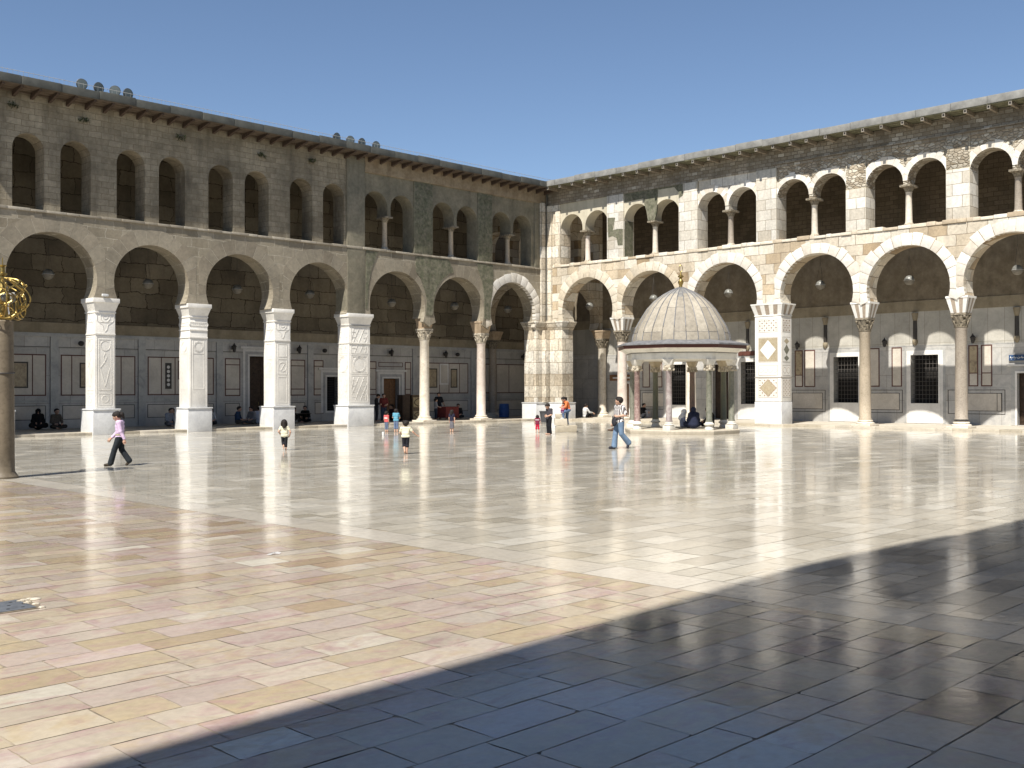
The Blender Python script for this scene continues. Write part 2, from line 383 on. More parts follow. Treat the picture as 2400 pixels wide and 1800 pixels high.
slabs(pv, -40.30, -.05, -52, -.05, .45, 1.0, .30, .50, 1, .00035, .0026)
y = -52
while y < -.1:
    l = rnd.uniform(.7, 1.3); gp = .005
    pv.poly([(-40.95 + gp, y + gp, 0), (-40.30 - gp, y + gp, 0), (-40.30 - gp, min(y + l, -.05) - gp, 0), (-40.95 + gp, min(y + l, -.05) - gp, 0)], 2, rt3()); y += l
tag(pv.build('pavement', [M['pink_slab'], M['cream_slab'], M['band_slab']], smooth=0), 'polished stone courtyard paving, rose and ochre in the foreground, cream beyond', 'paving', kind='structure')
gb = MB(); gb.poly([(-300, -300, -.003), (300, -300, -.003), (300, 300, -.003), (-300, 300, -.003)])
tag(gb.build('ground', M['joint_fill'], smooth=0), 'dark ground and joints under the paving', 'ground', kind='structure')

# ------------------------------------------------------------------ arcade pieces
def voussoirs(name, fm, c, zc, ri, ro, a0, a1, n, d, mat, parent, ulim, joint=.011, depth=.30, irr=0.0):
    mb = MB(fm); da = (a1 - a0) / n; edges = [a0 + da * k + (random.uniform(-irr, irr) if 0 < k < n else 0) for k in range(n + 1)]
    for k in range(n):
        ga = math.degrees(joint / 2 / ri); A, B = edges[k] + ga, edges[k + 1] - ga; rr = ro + random.uniform(-.05, .05) * (irr > 0) * 1.5
        pts = [(c + ri * math.cos(R(t)), zc + ri * math.sin(R(t))) for t in (A, (A + B) / 2, B)] + [(c + rr * math.cos(R(t)), zc + rr * math.sin(R(t))) for t in (B, (A + B) / 2, A)]
        pts = [(min(max(p[0], ulim[0]), ulim[1]), p[1]) for p in pts]
        dd = d - random.uniform(0, .012 if d < -.01 else .004)
        mb.slab(pts, [], dd, dd + depth, tint=rt3())
    if d > -.01:
        ring = arc(c, zc, ri + .004, a0, a1, 40) + arc(c, zc, ro - .08, a1, a0, 40)
        mb.slab([(min(max(p[0], ulim[0]), ulim[1]), p[1]) for p in ring], [], d + .0022, d + depth, 1, tint=(.5, .5, .5))
        return mb.build(name, [mat, M['n_mortar']], parent)
    return mb.build(name, mat, parent, bevel=.008)

def ring_fill(pts_low): return pts_low

def lower_wall(fm, arches, u0, u1, z0, z1, T, mat, parent, name):
    # arches: (c, r, zc); the bottom edge of the wall sits on the pier tops at z0
    out = [(u1, z1), (u0, z1), (u0, z0)]
    for c, r, zc in sorted(arches):
        a = math.degrees(math.asin((zc - z0) / r)); pts = arc(c, zc, r, 180 + a, -a, 40)
        out += pts
    out += [(u1, z0)]
    mb = MB(fm); mb.slab(out, [], 0, T); return mb.build(name, mat, parent)

def corinthian(mb, c, z0, z1, r0, r1, mat=0, leaves=8):
    mb.lathe((c[0], c[1], 0), [(r0 * 1.12, z0), (r0 * 1.18, z0 + .05), (r0, z0 + .06), (r0 * 1.02, z0 + (z1 - z0) * .5), (r1 * .93, z1 - .13), (r1 * .95, z1 - .12)], 20, mat)
    for tier, (zz, hh, rr, off) in enumerate(((z0 + .07, (z1 - z0) * .42, r0 * 1.06, 0), (z0 + (z1 - z0) * .36, (z1 - z0) * .44, r0 * 1.12, .5))):
        for k in range(leaves):
            a = 2 * math.pi * (k + off) / leaves; ca, sa = math.cos(a), math.sin(a); wd = rr * .30
            P = lambda r, t, z: (c[0] + r * ca - t * sa, c[1] + r * sa + t * ca, z)
            q = [P(rr, -wd, zz), P(rr, wd, zz), P(rr * 1.12, wd * .9, zz + hh * .75), P(rr * 1.12, -wd * .9, zz + hh * .75)]
            tip = [P(rr * 1.42, wd * .55, zz + hh), P(rr * 1.42, -wd * .55, zz + hh)]; und = [P(rr * 1.34, wd * .5, zz + hh * .74), P(rr * 1.34, -wd * .5, zz + hh * .74)]
            mb.poly(q, mat); mb.poly([q[3], q[2], tip[0], tip[1]], mat); mb.poly([tip[1], tip[0], und[0], und[1]], mat); mb.poly([und[1], und[0], q[1], q[0]], mat)
            mb.poly([q[0], q[3], tip[1], und[1]], mat); mb.poly([q[1], und[0], tip[0], q[2]], mat)
    for k in range(4):
        a = math.pi / 4 + k * math.pi / 2
        mb.ell((c[0] + r1 * 1.12 * math.cos(a), c[1] + r1 * 1.12 * math.sin(a), z1 - .17), (.075, .075, .075), 8, 6, mat)
    q = r1 * .98
    mb.box((c[0] - q, c[1] - q, z1 - .10), (c[0] + q, c[1] + q, z1), mat)

def column(parent, c, r, zb, zcap0, zcap1, zimp, mats, impost=.42, band=False, striped=True, it=.16, it0=None, itd=.52):
    x, y = c
    sh = MB(); sh.lathe((x, y, 0), [(r * 1.10, zb + .30), (r * 1.10, zb + .35), (r, zb + .40), (r * .99, zb + 1.6), (r * .90, zcap0 - .12), (r * .97, zcap0 - .09), (r * .97, zcap0)], 28)
    s = sh.build('column', mats['shaft'], parent)
    b = MB(); q = r * 1.75
    b.box((x - q, y - q, zb), (x + q, y + q, zb + .10))
    b.lathe((x, y, 0), [(r * 1.55, zb + .10), (r * 1.62, zb + .13), (r * 1.55, zb + .17), (r * 1.30, zb + .19), (r * 1.22, zb + .22), (r * 1.34, zb + .25), (r * 1.30, zb + .29), (r * 1.12, zb + .30)], 28)
    if band: b.lathe((x, y, 0), [(r * 1.13, zb + .30), (r * 1.13, zb + .44)], 28, 1)
    b.build('base', [mats.get('base', M['pale_col']), M['dkstone']], s, bevel=.012)
    k = MB(); corinthian(k, c, zcap0, zcap1, r * .95, r * 1.28); k.build('capital', mats['cap'], s, smooth=25)
    m = MB(); z0 = zcap1; a, t = impost, it0 or impost + it
    n = 5 if striped else 1
    for side in range(4):
        cs, sn = [(1, 0), (0, 1), (-1, 0), (0, -1)][side]
        for j in range(n):
            f0, f1 = -1 + 2 * j / n, -1 + 2 * (j + 1) / n
            P = lambda f, rr, z: (x + rr * (f * cs - sn * -1 * 0) + (-sn) * rr * -1 * 0 + (rr * cs if 0 else 0), y, z)
            def Q(f, rr, z):
                lx, ly = f * rr, -rr
                return (x + lx * cs - ly * sn, y + lx * sn + ly * cs, z)
            m.poly([Q(f0, a, z0), Q(f1, a, z0), Q(f1, t, zimp - .10), Q(f0, t, zimp - .10)], 1 if (striped and j in (1, 3)) else 0)
    m.box((x - t - .02, y - t - .02, zimp - .10), (x + t + .02, y + t + .02, zimp), 0)
    m.poly([(x - a, y - a, z0), (x + a, y - a, z0), (x + a, y + a, z0), (x - a, y + a, z0)], 0)
    m.build('impost', mats['imp'], s, smooth=0)
    return s

def pier(parent, fm, u0, u1, T, zcap, carve, mats):
    """marble clad square pier: plinth, shaft, flared capital and shallow carved relief on the two seen faces"""
    s = MB(fm); s.box((u0, 0, 1.16), (u1, T, zcap - .62)); sh = s.build('pier', mats[0], parent, bevel=.012)
    p = MB(fm); o = .155
    p.box((u0 - o, -o, 0), (u1 + o, T + o, 1.10)); p.box((u0 - o - .03, -o - .03, 1.10), (u1 + o + .03, T + o + .03, 1.16)); p.build('plinth', mats[1], sh, bevel=.008)
    c = MB(fm); z = zcap
    c.box((u0 - .03, -.03, z - .66), (u1 + .03, T + .03, z - .60))
    i = c.pts([(u0, 0, z - .60), (u1, 0, z - .60), (u1, T, z - .60), (u0, T, z - .60)]); k = .12
    j = c.pts([(u0 - k, -k, z - .20), (u1 + k, -k, z - .20), (u1 + k, T + k, z - .20), (u0 - k, T + k, z - .20)])
    for a in range(4): c.face([i + a, i + (a + 1) % 4, j + (a + 1) % 4, j + a])
    c.box((u0 - k - .03, -k - .03, z - .20), (u1 + k + .03, T + k + .03, z)); c.build('capital', mats[0], sh, bevel=.008)
    m = (u0 + u1) / 2; hw = (u1 - u0) / 2
    rl = MB()
    for face in (0, 1):
        if face == 0: F = lambda a, d, zz: fm((m + a, -d, zz)); W = hw
        else:
            if fm is NM: F = lambda a, d, zz: fm((u0 - d, T / 2 - a, zz))
            else: F = lambda a, d, zz: fm((u0 - d, T / 2 + a, zz))
            W = T / 2
        def bar(pts, wd=.024, dp=.010):
            for (a0, z0), (a1, z1) in zip(pts, pts[1:]):
                L = math.hypot(a1 - a0, z1 - z0)
                if L < 1e-6: continue
                nx, nz = -(z1 - z0) / L * wd / 2, (a1 - a0) / L * wd / 2
                q = [(a0 + nx, z0 + nz), (a1 + nx, z1 + nz), (a1 - nx, z1 - nz), (a0 - nx, z0 - nz)]
                i0 = rl.pts([F(a, dp, zz) for a, zz in q]); i1 = rl.pts([F(a, -.005, zz) for a, zz in q])
                rl.face([i0, i0 + 1, i0 + 2, i0 + 3])
                for e in range(4): rl.face([i0 + e, i0 + (e + 1) % 4, i1 + (e + 1) % 4, i1 + e])
        def rec(a0, a1, z0, z1): bar([(a0, z0), (a1, z0), (a1, z1), (a0, z1), (a0, z0)])
        def circ(a, z, r, n=16, sq=1): bar([(a + r * math.cos(2 * math.pi * t / n), z + r * sq * math.sin(2 * math.pi * t / n)) for t in range(n + 1)])
        def crown(zb, h, wf):
            for sx in (-1, 1):
                bar([(sx * wf, zb + h), (sx * wf, zb + h * .62), (sx * wf * .72, zb + h * .52), (sx * wf * .34, zb + h * .42), (sx * wf * .22, zb + h * .2), (0, zb + h * .08)])
                bar([(sx * wf * .62, zb + h), (sx * wf * .55, zb + h * .7), (sx * wf * .2, zb + h * .55)])
            bar([(-wf * .8, zb + h * .55), (wf * .8, zb + h * .55)]); circ(0, zb + h * .82, wf * .3, 10)
        top = zcap - .62
        bar([(-W, top - .98), (W, top - .98)], .06, .03)
        if carve == 0:
            crown(top - .95, .92, W * .82); w2 = W * .6; rec(-W * .82, W * .82, 1.24, top - 1.10); rec(-w2, w2, 2.0, top - 1.22); rec(-w2, w2, 1.34, 1.85); circ(0, 1.6, .16, 8); circ(0, top - 1.5, w2 * .8, 14)
            bar([(0, top - 1.8), (w2 * .25, top - 2.0), (0, top - 2.2), (w2 * .8, 3.0), (w2 * .3, 2.45), (0, 2.15), (-w2 * .3, 2.45), (-w2 * .8, 3.0), (0, top - 2.2), (-w2 * .25, top - 2.0), (0, top - 1.8)])
        elif carve == 1:
            for q in range(9): circ(-W * .85 + W * 1.7 * q / 8, top - .36, .10, 8)
            bar([(-W, top - .06), (W, top - .06)]); bar([(-W, top - .62), (W, top - .62)], .05, .03); w2 = W * .62
            rec(-w2, w2, 2.05, top - 1.08); bar([(-w2, top - 1.75), (w2, top - 1.75)]); circ(0, top - 1.42, .26, 8); circ(0, top - 1.42, .20, 16); bar([(-W * .86, 1.2), (-W * .86, top - .98)]); bar([(W * .86, 1.2), (W * .86, top - .98)])
        elif carve == 2:
            crown(top - .95, .92, W * .82); w2 = W * .55; rec(-W * .8, W * .8, 1.22, top - 1.06); rec(-w2, w2, 1.35, 2.65); rec(-w2, w2, 2.78, 3.55); rec(-w2, w2, 3.68, top - 1.16); circ(0, 3.16, .24, 8); bar([(-.1, 2.98), (.16, 3.36)])
        else:
            w2 = W * .78
            bar([(-W, top - .03), (W, top - .03)], .05, .03)
            for z0, z1 in ((1.32, 2.75), (3.95, top - .12)):
                rec(-w2, w2, z0, z1)
                for q in range(-2, 3):
                    o0 = q * .34
                    def cl(pp): return [(max(-w2 * .94, min(w2 * .94, a)), max(z0 + .05, min(z1 - .05, zz))) for a, zz in pp]
                    if abs(o0) < .75: bar(cl([(o0 - w2 * .55, z0 + .08 + max(0, -o0)), (o0 + w2 * .55, z1 - .08 - max(0, o0))]), .035)
                for q in (-1, 1):
                    for zz in (z0 + .28, z0 + .56, z1 - .55, z1 - .26): bar([(q * w2 * .92, zz), (q * w2 * .5, zz), (q * w2 * .3, zz + .18 * q)])
            rec(-w2, w2, 2.85, 3.85); circ(0, 3.35, .42, 18); circ(0, 3.35, .36, 18); rec(-w2 * .86, w2 * .86, 2.93, 3.77)
            if face == 0: bar([(-W, top - .98), (W, top - .98)], .02, .005)
    rl.build('carving', mats[0], sh, smooth=0)
    return sh

T = 1.05
# =================================================================== NORTH ARCADE
NA = tag(empty('arcade_building', (0, 0, 0)), 'brown stone arcade along the left side, its wall in grazing light above carved white piers', 'arcade')
n_ar = [(-31.25, 1.95, 6.88), (-26.70, 1.83, 6.86), (-22.12, 1.86, 6.82), (-17.42, 1.85, 6.82), (-12.17, 1.99, 6.62), (-7.53, 2.0, 6.62), (-2.98, 1.98, 6.66)]
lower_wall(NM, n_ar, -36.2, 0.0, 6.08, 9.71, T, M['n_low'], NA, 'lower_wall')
for (c, r, zc), up_z in zip(n_ar, [0] * 7):
    e = c > -6
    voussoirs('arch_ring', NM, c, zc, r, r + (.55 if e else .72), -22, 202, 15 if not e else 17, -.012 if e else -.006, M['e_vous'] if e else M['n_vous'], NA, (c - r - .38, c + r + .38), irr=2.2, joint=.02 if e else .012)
# upper wall left part with eight round headed windows
wins = [(-32.91, -31.58), (-30.89, -29.55), (-28.37, -27.03), (-26.35, -25.02), (-23.81, -22.47), (-21.83, -20.45), (-19.2, -17.82), (-17.16, -15.80)]
mb = MB(NM); D0 = .07
def notched(u0, u1, z0, z1, ops):
    out = [(u1, z1), (u0, z1), (u0, z0)]
    for a, b, zt in ops: out += [(a, z0)] + archtop(a, b, z0, zt)[2:][::-1] + [(b, z0)]
    return out + [(u1, z0)]
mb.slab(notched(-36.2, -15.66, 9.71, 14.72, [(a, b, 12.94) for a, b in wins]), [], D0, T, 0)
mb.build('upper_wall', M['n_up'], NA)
mb = MB(NM)
bif = [(-14.46, -10.98), (-9.53, -5.97), (-4.73, -1.29)]
def bif_wall(mb, u0, u1, a, b, z0, zt, z1, d0, d1, mat, col=.17, spring=11.62):
    m = (a + b) / 2; r = (m - a - col) / 2 + .03
    out = [(u1, z1), (u0, z1), (u0, z0), (a, z0)]
    c1, c2 = a + r, b - r
    out += arc(c1, zt - r, r, 180, 0, 16); out += [(c1 + r, spring), (c2 - r, spring)]; out += arc(c2, zt - r, r, 180, 0, 16) + [(b, z0), (u1, z0)]
    mb.slab(out, [], d0, d1, mat)
for (a, b), (u0, u1) in zip(bif, [(-14.46, -10.98), (-9.53, -5.97), (-4.73, -1.0)]):
    bif_wall(mb, u0 - .05, u1 + .05, a, b, 9.71, 12.92, 13.86, .10, T - .02, 0)
mb.build('upper_wall', M['n_plast'], NA)
PLM = [M['n_plast'], M['mosaic'], M['n_plast'], M['corner']]
pl = MB(NM); pl.box((-15.66, -.03, 6.11), (-14.485, T - .004, 14.6), 0); pl.build('pilaster', PLM, NA, bevel=.02)
for a, b in ((-10.955, -9.555), (-5.945, -4.755)): pl = MB(NM); pl.box((a, .03, 9.74), (b, T, 13.86), 1); pl.build('pilaster', PLM, NA, bevel=.02)
pl = MB(NM); pl.box((-1.0, .02, 9.74), (-.55, T, 13.86), 2); pl.box((-.55, -.14, 6.3), (-.2, T, 13.9), 3); pl.box((-.2, -.02, 6.3), (.0, T, 13.9), 3)
pl.build('corner_pilaster', PLM, NA, bevel=.02)
cb = MB(NM); cb.slab([(-14.46, 13.86), (0, 13.86), (0, 14.72), (-14.46, 14.72)], [], -.03, T, 0); cb.build('cornice_band', M['n_cornice'], NA)
sb = MB(NM); x = -36.2
while x < -.6:
    l = random.uniform(.5, 1.1); sb.box((x + .006, -.05 - random.uniform(0, .03), 9.62), (min(x + l, -.6) - .006, .5, 9.715 + random.uniform(0, .035)), 0, rt3()); x += l
sb.build('sill_course', tinted('north_sill_sunlit', [(0, (.27, .235, .18)), (1, (.40, .36, .29))], bump=.6), NA, bevel=.012)  # paler than the wall stone: sun on the ledge put into its colour
for (u0, u1) in bif:
    c = ((u0 + u1) / 2, .5)
    s = MB(); s.lathe((*c, 0), [(.16, 9.95), (.15, 10.1), (.135, 11.30), (.15, 11.33)], 18); so_ = s.build('window_column', M['tan_col'], NA)
    s = MB(); s.box((c[0] - .22, c[1] - .22, 9.72), (c[0] + .22, c[1] + .22, 9.84)); s.lathe((*c, 0), [(.2, 9.84), (.21, 9.88), (.16, 9.95)], 16); s.build('base', M['capital'], so_)
    s = MB(); s.lathe((*c, 0), [(.15, 11.33), (.17, 11.4), (.25, 11.56)], 12); s.box((c[0] - .25, c[1] - .42, 11.54), (c[0] + .25, c[1] + .48, 11.64)); s.build('capital', M['capital_dk'], so_)
ww = MB(NM); ww.box((-75, .02, 0), (-36.2, T, 14.7)); ww.box((-75, T, 13.9), (-36.2, 7.0, 14.9)); ww.build('sun_block_wall', M['n_low'], NA)  # unseen solid wall and roof, added to keep sun out of the open end
# mosaic remains
mo = MB(NM); mo.slab([(-10.9, 9.58), (-10.86, 8.67), (-10.5, 8.3), (-10.16, 7.5), (-10.05, 7.1), (-10.12, 6.25), (-9.6, 6.25), (-9.55, 7.1), (-9.35, 7.75), (-8.9, 8.4), (-8.35, 8.75), (-8.0, 8.85), (-8.1, 9.2), (-8.4, 9.58)], [], -.034, .02, 0); mo.build('mosaic', M['mosaic'], NA)
mo = MB(NM); mo.slab([(-6.11, 9.58), (-5.95, 9.06), (-5.62, 8.3), (-5.5, 7.4), (-5.5, 6.25), (-5.0, 6.2), (-4.95, 7.3), (-4.8, 8.0), (-4.75, 8.9), (-4.8, 9.58)], [], -.034, .02, 0); mo.build('mosaic', M['mosaic'], NA)
mo = MB(NM); mo.slab([(-14.4, 9.58), (-13.6, 9.55), (-13.75, 9.2), (-14.07, 8.5), (-14.25, 7.6), (-14.3, 6.4), (-14.44, 6.4)], [], -.034, .02, 0); mo.build('mosaic', M['mosaic'], NA)
# supports
pm = (M['pier_marble'], M['plinth_marble'])
for (u0, u1), cv in zip([(-33.98, -33.03), (-29.39, -28.47), (-24.84, -23.90), (-20.17, -19.23), (-15.55, -14.14)], (2, 0, 1, 2, 3)):
    pier(NA, NM, u0, u1, T - .05, 6.10, cv, pm)
cm = dict(shaft=M['pale_col'], cap=M['capital'], imp=[M['impost_n'], M['impost_n']])
column(NA, (-9.80, .52), .29, .12, 4.85, 5.50, 6.08, cm, .30, striped=False, it=.06)
column(NA, (-5.28, .52), .28, .12, 4.79, 5.40, 6.12, dict(cm, shaft=M['pink_col'], imp=[M['impost_n'], M['impost_n']]), .33, striped=False, it=.13)
# gallery floor (step), inner wall, ceiling
st = MB(NM); x = -36.2
while x < 0:
    l = random.uniform(.7, 1.3); st.box((x + .004, -.06, -.02), (min(x + l, 0) - .004, .9, .12), 0, rt3()); x += l
st.box((-36.2, .9, -.02), (0, 6.0, .116), 0, (.35, .5, .5)); st.build('gallery_floor', M['step'], NA, bevel=.008)
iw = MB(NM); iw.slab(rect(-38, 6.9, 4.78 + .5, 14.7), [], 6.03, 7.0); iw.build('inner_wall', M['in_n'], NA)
def hstrip(mb, u0, u1, d0, d1, z0, z1, mat, hs):
    u = u0
    for a, b, c, d in sorted(hs):
        if c < z1 and d > z0: mb.box((u, d0, z0), (a - .42, d1, z1), mat); u = b + .42
    mb.box((u, d0, z0), (u1, d1, z1), mat)
holes = [(-17.99, -16.35, .14, 3.88), (-12.77, -11.85, .72, 2.76), (-8.50, -7.27, .14, 2.69), (-3.72, -3.16, 2.42, 3.58), (.55, 1.15, 2.1, 3.1)]
dw = MB(NM)
dw.slab(rect(-38, 5.9, .0, 4.78), [rect(a, b, c, d) for a, b, c, d in holes], 6.0, 6.5, 0)
dw.slab(rect(-38, 5.9, 4.78, 5.3), [], 5.97, 6.5, 2)
dw.box((-38, 5.90, 4.60), (5.9, 5.965, 4.72), 1); dw.box((-38, 5.935, 4.72), (5.9, 5.968, 4.78), 1)
dw.box((-38, 5.985, 4.085), (5.9, 6.0, 4.115), 3)
for u in (-33.6, -28.8, -24.32, -19.85, -13.92, -5.95, -.85): dw.box((u - .19, 5.93, .12), (u + .19, 5.999, 4.60), 1)
hstrip(dw, -38, 5.9, 5.98, 5.999, 1.42, 1.50, 1, holes)
dw.build('marble_dado', [M['dado'], M['dado_frame'], M['sandband'], M['dkstone']], NA)
fr = MB(NM)
def frame(mb, u0, u1, z0, z1, wd=.05, mat=0, d=5.988, dep=.03):
    mb.box((u0, d, z0), (u1, d + dep, z0 + wd), mat); mb.box((u0, d, z1 - wd), (u1, d + dep, z1), mat)
    mb.box((u0, d, z0 + wd), (u0 + wd, d + dep, z1 - wd), mat); mb.box((u1 - wd, d, z0 + wd), (u1, d + dep, z1 - wd), mat)
def vbar(mb, u, z0, z1, wd=.05, mat=0, d=5.989): mb.box((u - wd / 2, d, z0), (u + wd / 2, d + .03, z1), mat)
def hbar(mb, u0, u1, z, wd=.05, mat=0, d=5.9895): mb.box((u0, d, z - wd / 2), (u1, d + .03, z + wd / 2), mat)
for u0, u1, divs in [(-33.3, -29.18, (-31.9, -29.83)), (-28.48, -24.66, (-27.94, -25.42)), (-23.99, -20.19, (-23.23, -22.46, -21.4)), (-5.55, -1.28, (-3.84, -3.01, -2.06)), (-.4, 4.6, (.35, 1.4, 2.6))]:
    frame(fr, u0, u1, 1.72, 3.74, .06); fr.box((u0 + .06, 5.994, 1.78), (u1 - .06, 6.004, 3.68), 5)
    for d in divs: vbar(fr, d, 1.77, 3.69)
for u0, u1 in [(-30.9, -30.03), (-27.55, -25.75), (-4.9, -4.04), (-2.86, -2.27)]:
    frame(fr, u0, u1, 2.1, 3.36, .07, 1, 5.984); fr.box((u0 + .07, 5.99, 2.17), (u1 - .07, 6.01, 3.29), 2)
fr.box((-23.02, 5.986, 2.05), (-22.66, 6.01, 3.42), 1)
for k in range(5): fr.lathe((0, 0, 0), [(.001, 0), (.002, 0)], 3, 3); fr.slab(arc(-22.84, 2.28 + k * .23, .085, 0, 345, 12), [], 5.981, 6.0, 3)
frame(fr, -22.3, -21.55, 2.55, 3.55, .06, 0)
for u0, u1, ys in [(-19.51, -18.56, (3.38, 2.03)), (-15.28, -14.28, (3.38, 2.03)), (-13.68, -12.99, (3.38, 2.03)), (-9.9, -9.04, (3.3, 2.0)), (-6.75, -6.26, (3.3, 2.0)), (-11.6, -10.6, (3.3, 2.0))]:
    frame(fr, u0, u1, 1.65, 3.74, .06); fr.box((u0 + .06, 5.994, 1.71), (u1 - .06, 6.004, 3.68), 5)
    for yy in ys: hbar(fr, u0 + .05, u1 - .05, yy)
frame(fr, -8.87, -6.93, 3.41, 3.70, .04)
for u0, u1 in [(-33.2, -29.2), (-28.4, -24.7), (-24.0, -20.2), (-19.5, -18.6), (-15.4, -14.3), (-13.6, -13.0), (-5.55, -1.3), (-.4, 4.4)]: frame(fr, u0, u1, .55, 1.25, .03, 1); fr.box((u0 + .03, 5.994, .58), (u1 - .03, 6.004, 1.22), 5)
for a, b, c, d in holes[:3]: 
    for k, (o, dd) in enumerate(((.10, 5.95), (.26, 5.965), (.40, 5.975))):
        pz = 0 if c < .3 else .1
        fr.slab([(a - o, c - pz), (a - o, d + o), (b + o, d + o), (b + o, c - pz)] + ([(b, c - pz), (b, d), (a, d), (a, c - pz)] if pz == 0 else []), [] if pz == 0 else [rect(a, b, c, d)], dd, 6.01, 3 if k != 1 else 4)
    fr.box((a - .6, 5.90, d + .42), (b + .6, 6.0, d + .54), 3)
frame(fr, -3.84, -3.04, 2.3, 3.69, .11, 3, 5.98)
fr.build('inlay_panels', [M['maroon'], M['dkstone'], M['veined'], M['dado_white'], M['dado_frame'], M['panel']], NA, smooth=0)
for a, b, c, d in holes: dk = MB(NM); dk.slab(rect(a - .1, b + .1, c - .05, d + .1), [], 6.45, 6.6); dk.build('shade_backing', M['dark'], NA)  # black sheet behind each opening, painted shade of the unlit room
def door(parent, fm, u0, u1, z0, z1, d, mat, n=2):
    m_ = MB(fm); m_.box((u0, d, z0), (u1, d + .07, z1))
    wdt = (u1 - u0) / n
    for k in range(n):
        for zz in range(4):
            za = z0 + .12 + (z1 - z0 - .2) * zz / 4; m_.box((u0 + wdt * k + .08, d - .025, za + .06), (u0 + wdt * (k + 1) - .08, d, za + (z1 - z0 - .2) / 4 - .05))
    o = m_.build('door', mat, parent, bevel=.008); h = MB(fm); h.tube([(u0 + wdt - .07, d - .04, 1.15), (u0 + wdt - .07, d - .07, 1.2), (u0 + wdt - .07, d - .04, 1.3)], .015); h.build('handle', M['gold'], o); return o
door(NA, NM, -17.95, -16.4, .13, 3.86, 6.3, M['wood_dark']); door(NA, NM, -8.47, -7.3, .13, 2.67, 6.28, M['wood_brown'])
def grille(parent, fm, u0, u1, z0, z1, d, nu, nz, r=.011, mat='grille'):
    m_ = MB(fm)
    for k in range(1, nu): u = u0 + (u1 - u0) * k / nu; m_.tube([(u, d, z0), (u, d, z1)], r, 4)
    for k in range(1, nz): z = z0 + (z1 - z0) * k / nz; m_.tube([(u0, d + .012, z), (u1, d + .012, z)], r, 4)
    return m_.build('window_grille', M[mat], parent, smooth=0)
grille(NA, NM, -12.77, -11.85, .72, 2.76, 6.1, 7, 14, .01, 'iron'); grille(NA, NM, -3.72, -3.16, 2.42, 3.58, 6.08, 5, 9, .01, 'iron')
# eaves
def eaves(parent, fm, ua, ub, e, mats, spacing, ztop, square, rail, wv):
    rf = MB(fm); n = int((ub - ua) / 1.6); h = []
    for k in range(n):
        a, b = ua + (ub - ua) * k / n, ua + (ub - ua) * (k + 1) / n; dz = random.uniform(-.025, .025)
        rf.box((a + .004, -e - random.uniform(0, .03), ztop - .36 + dz), (b - .004, -e + .12, ztop + dz), 0)
    rf.box((ua, -e + .12, ztop - .30), (ub, 7.2, ztop - .05), 0)
    r_ = rf.build('roof', mats[0], parent, bevel=.03, smooth=40)
    bd = MB(fm); k = 0; d = -e + .02
    while d < -.02:
        bd.box((ua, d, ztop - .385 + .012 * (k % 2)), (ub, min(d + .155, 0), ztop - .30)); d += .165; k += 1
    bd.build('soffit_boards', mats[1], r_, smooth=0)
    u = ua + .3
    while u < ub - .1:
        b = MB(fm); w_ = .06; q = random.uniform(-.03, .03)
        if square:
            b.box((u - w_ + q, -e + .05, ztop - .56), (u + w_ + q, .1, ztop - .385), 0); b.box((u - w_ + q - .012, -e + .035, ztop - .572), (u + w_ + q + .012, -e + .05, ztop - .375), 1); b.box((u - .04 + q, -e + .028, ztop - .52), (u + .04 + q, -e + .035, ztop - .43), 2)
        else:
            i = b.pts([(u - w_, -e + .08, ztop - .46), (u + w_, -e + .08, ztop - .46), (u + w_, .08, ztop - .66), (u - w_, .08, ztop - .66), (u - w_, -e + .08, ztop - .385), (u + w_, -e + .08, ztop - .385), (u + w_, .08, ztop - .385), (u - w_, .08, ztop - .385)])
            for qd in ((0, 3, 2, 1), (4, 5, 6, 7), (0, 1, 5, 4), (1, 2, 6, 5), (2, 3, 7, 6), (3, 0, 4, 7)): b.face([i + j for j in qd])
        b.build('rafter', mats[2], parent, smooth=0); u += spacing * random.uniform(.94, 1.06)
    if rail:
        rb = MB(fm); rb.tube([(ua, -e + .02, ztop + .16), (ub, -e + .02, ztop + .16)], .010, 4); u = ua
        while u < ub: rb.tube([(u, -e + .02, ztop - .02), (u, -e + .02, ztop + .20)], .007, 3); u += .21
        rb.build('spike_rail', M['grey_metal'], parent, smooth=0)
    return r_
eaves(NA, NM, -36.2, .0, 1.0, [[M['lead_roof'], M['lead_pale']], M['board_n'], M['rafter_n']], .78, 15.05, False, True, 0)
wp = MB(NM); wp.box((-36.2, -.02, 14.60), (0, .06, 14.74)); wp.build('wall_plate', M['board_n'], NA)

# =================================================================== EAST ARCADE
EA = tag(empty('arcade_building', (0, 0, 0)), 'sunlit pale arcade on the right side, with white arch rings and paired gallery openings', 'arcade')
e_ar = [(-3.44, 2.05, 6.86), (-8.255, 2.055, 6.88), (-13.425, 2.085, 6.88), (-18.97, 2.06, 6.92), (-23.81, 2.07, 6.85), (-28.63, 2.13, 6.92), (-33.5, 2.1, 6.9)]
lower_wall(EM, e_ar, -36.2, .0, 6.30, 9.85, T, M['e_low'], EA, 'lower_wall')
for i, (c, r, zc) in enumerate(e_ar):
    voussoirs('arch_ring', EM, c, zc, r, r + .56, -16, 196, 17, -.014, M['e_vous'] if i > 1 else M['e_vous2'], EA, (c - r - .34, c + r + .34), irr=1.6, joint=.026)
ebif = [(-5.05, -1.16), (-10.37, -6.31), (-15.46, -11.64), (-20.63, -16.67), (-25.69, -21.68), (-30.78, -26.78), (-35.9, -31.9)]
kinds = [(0, 0), (0, 1), (2, 2), (1, 1), (1, 1), (1, 1), (1, 1)]
mats_e = [M['e_plast'], M['e_rub'], M['e_white'], M['corner'], M['e_small']]
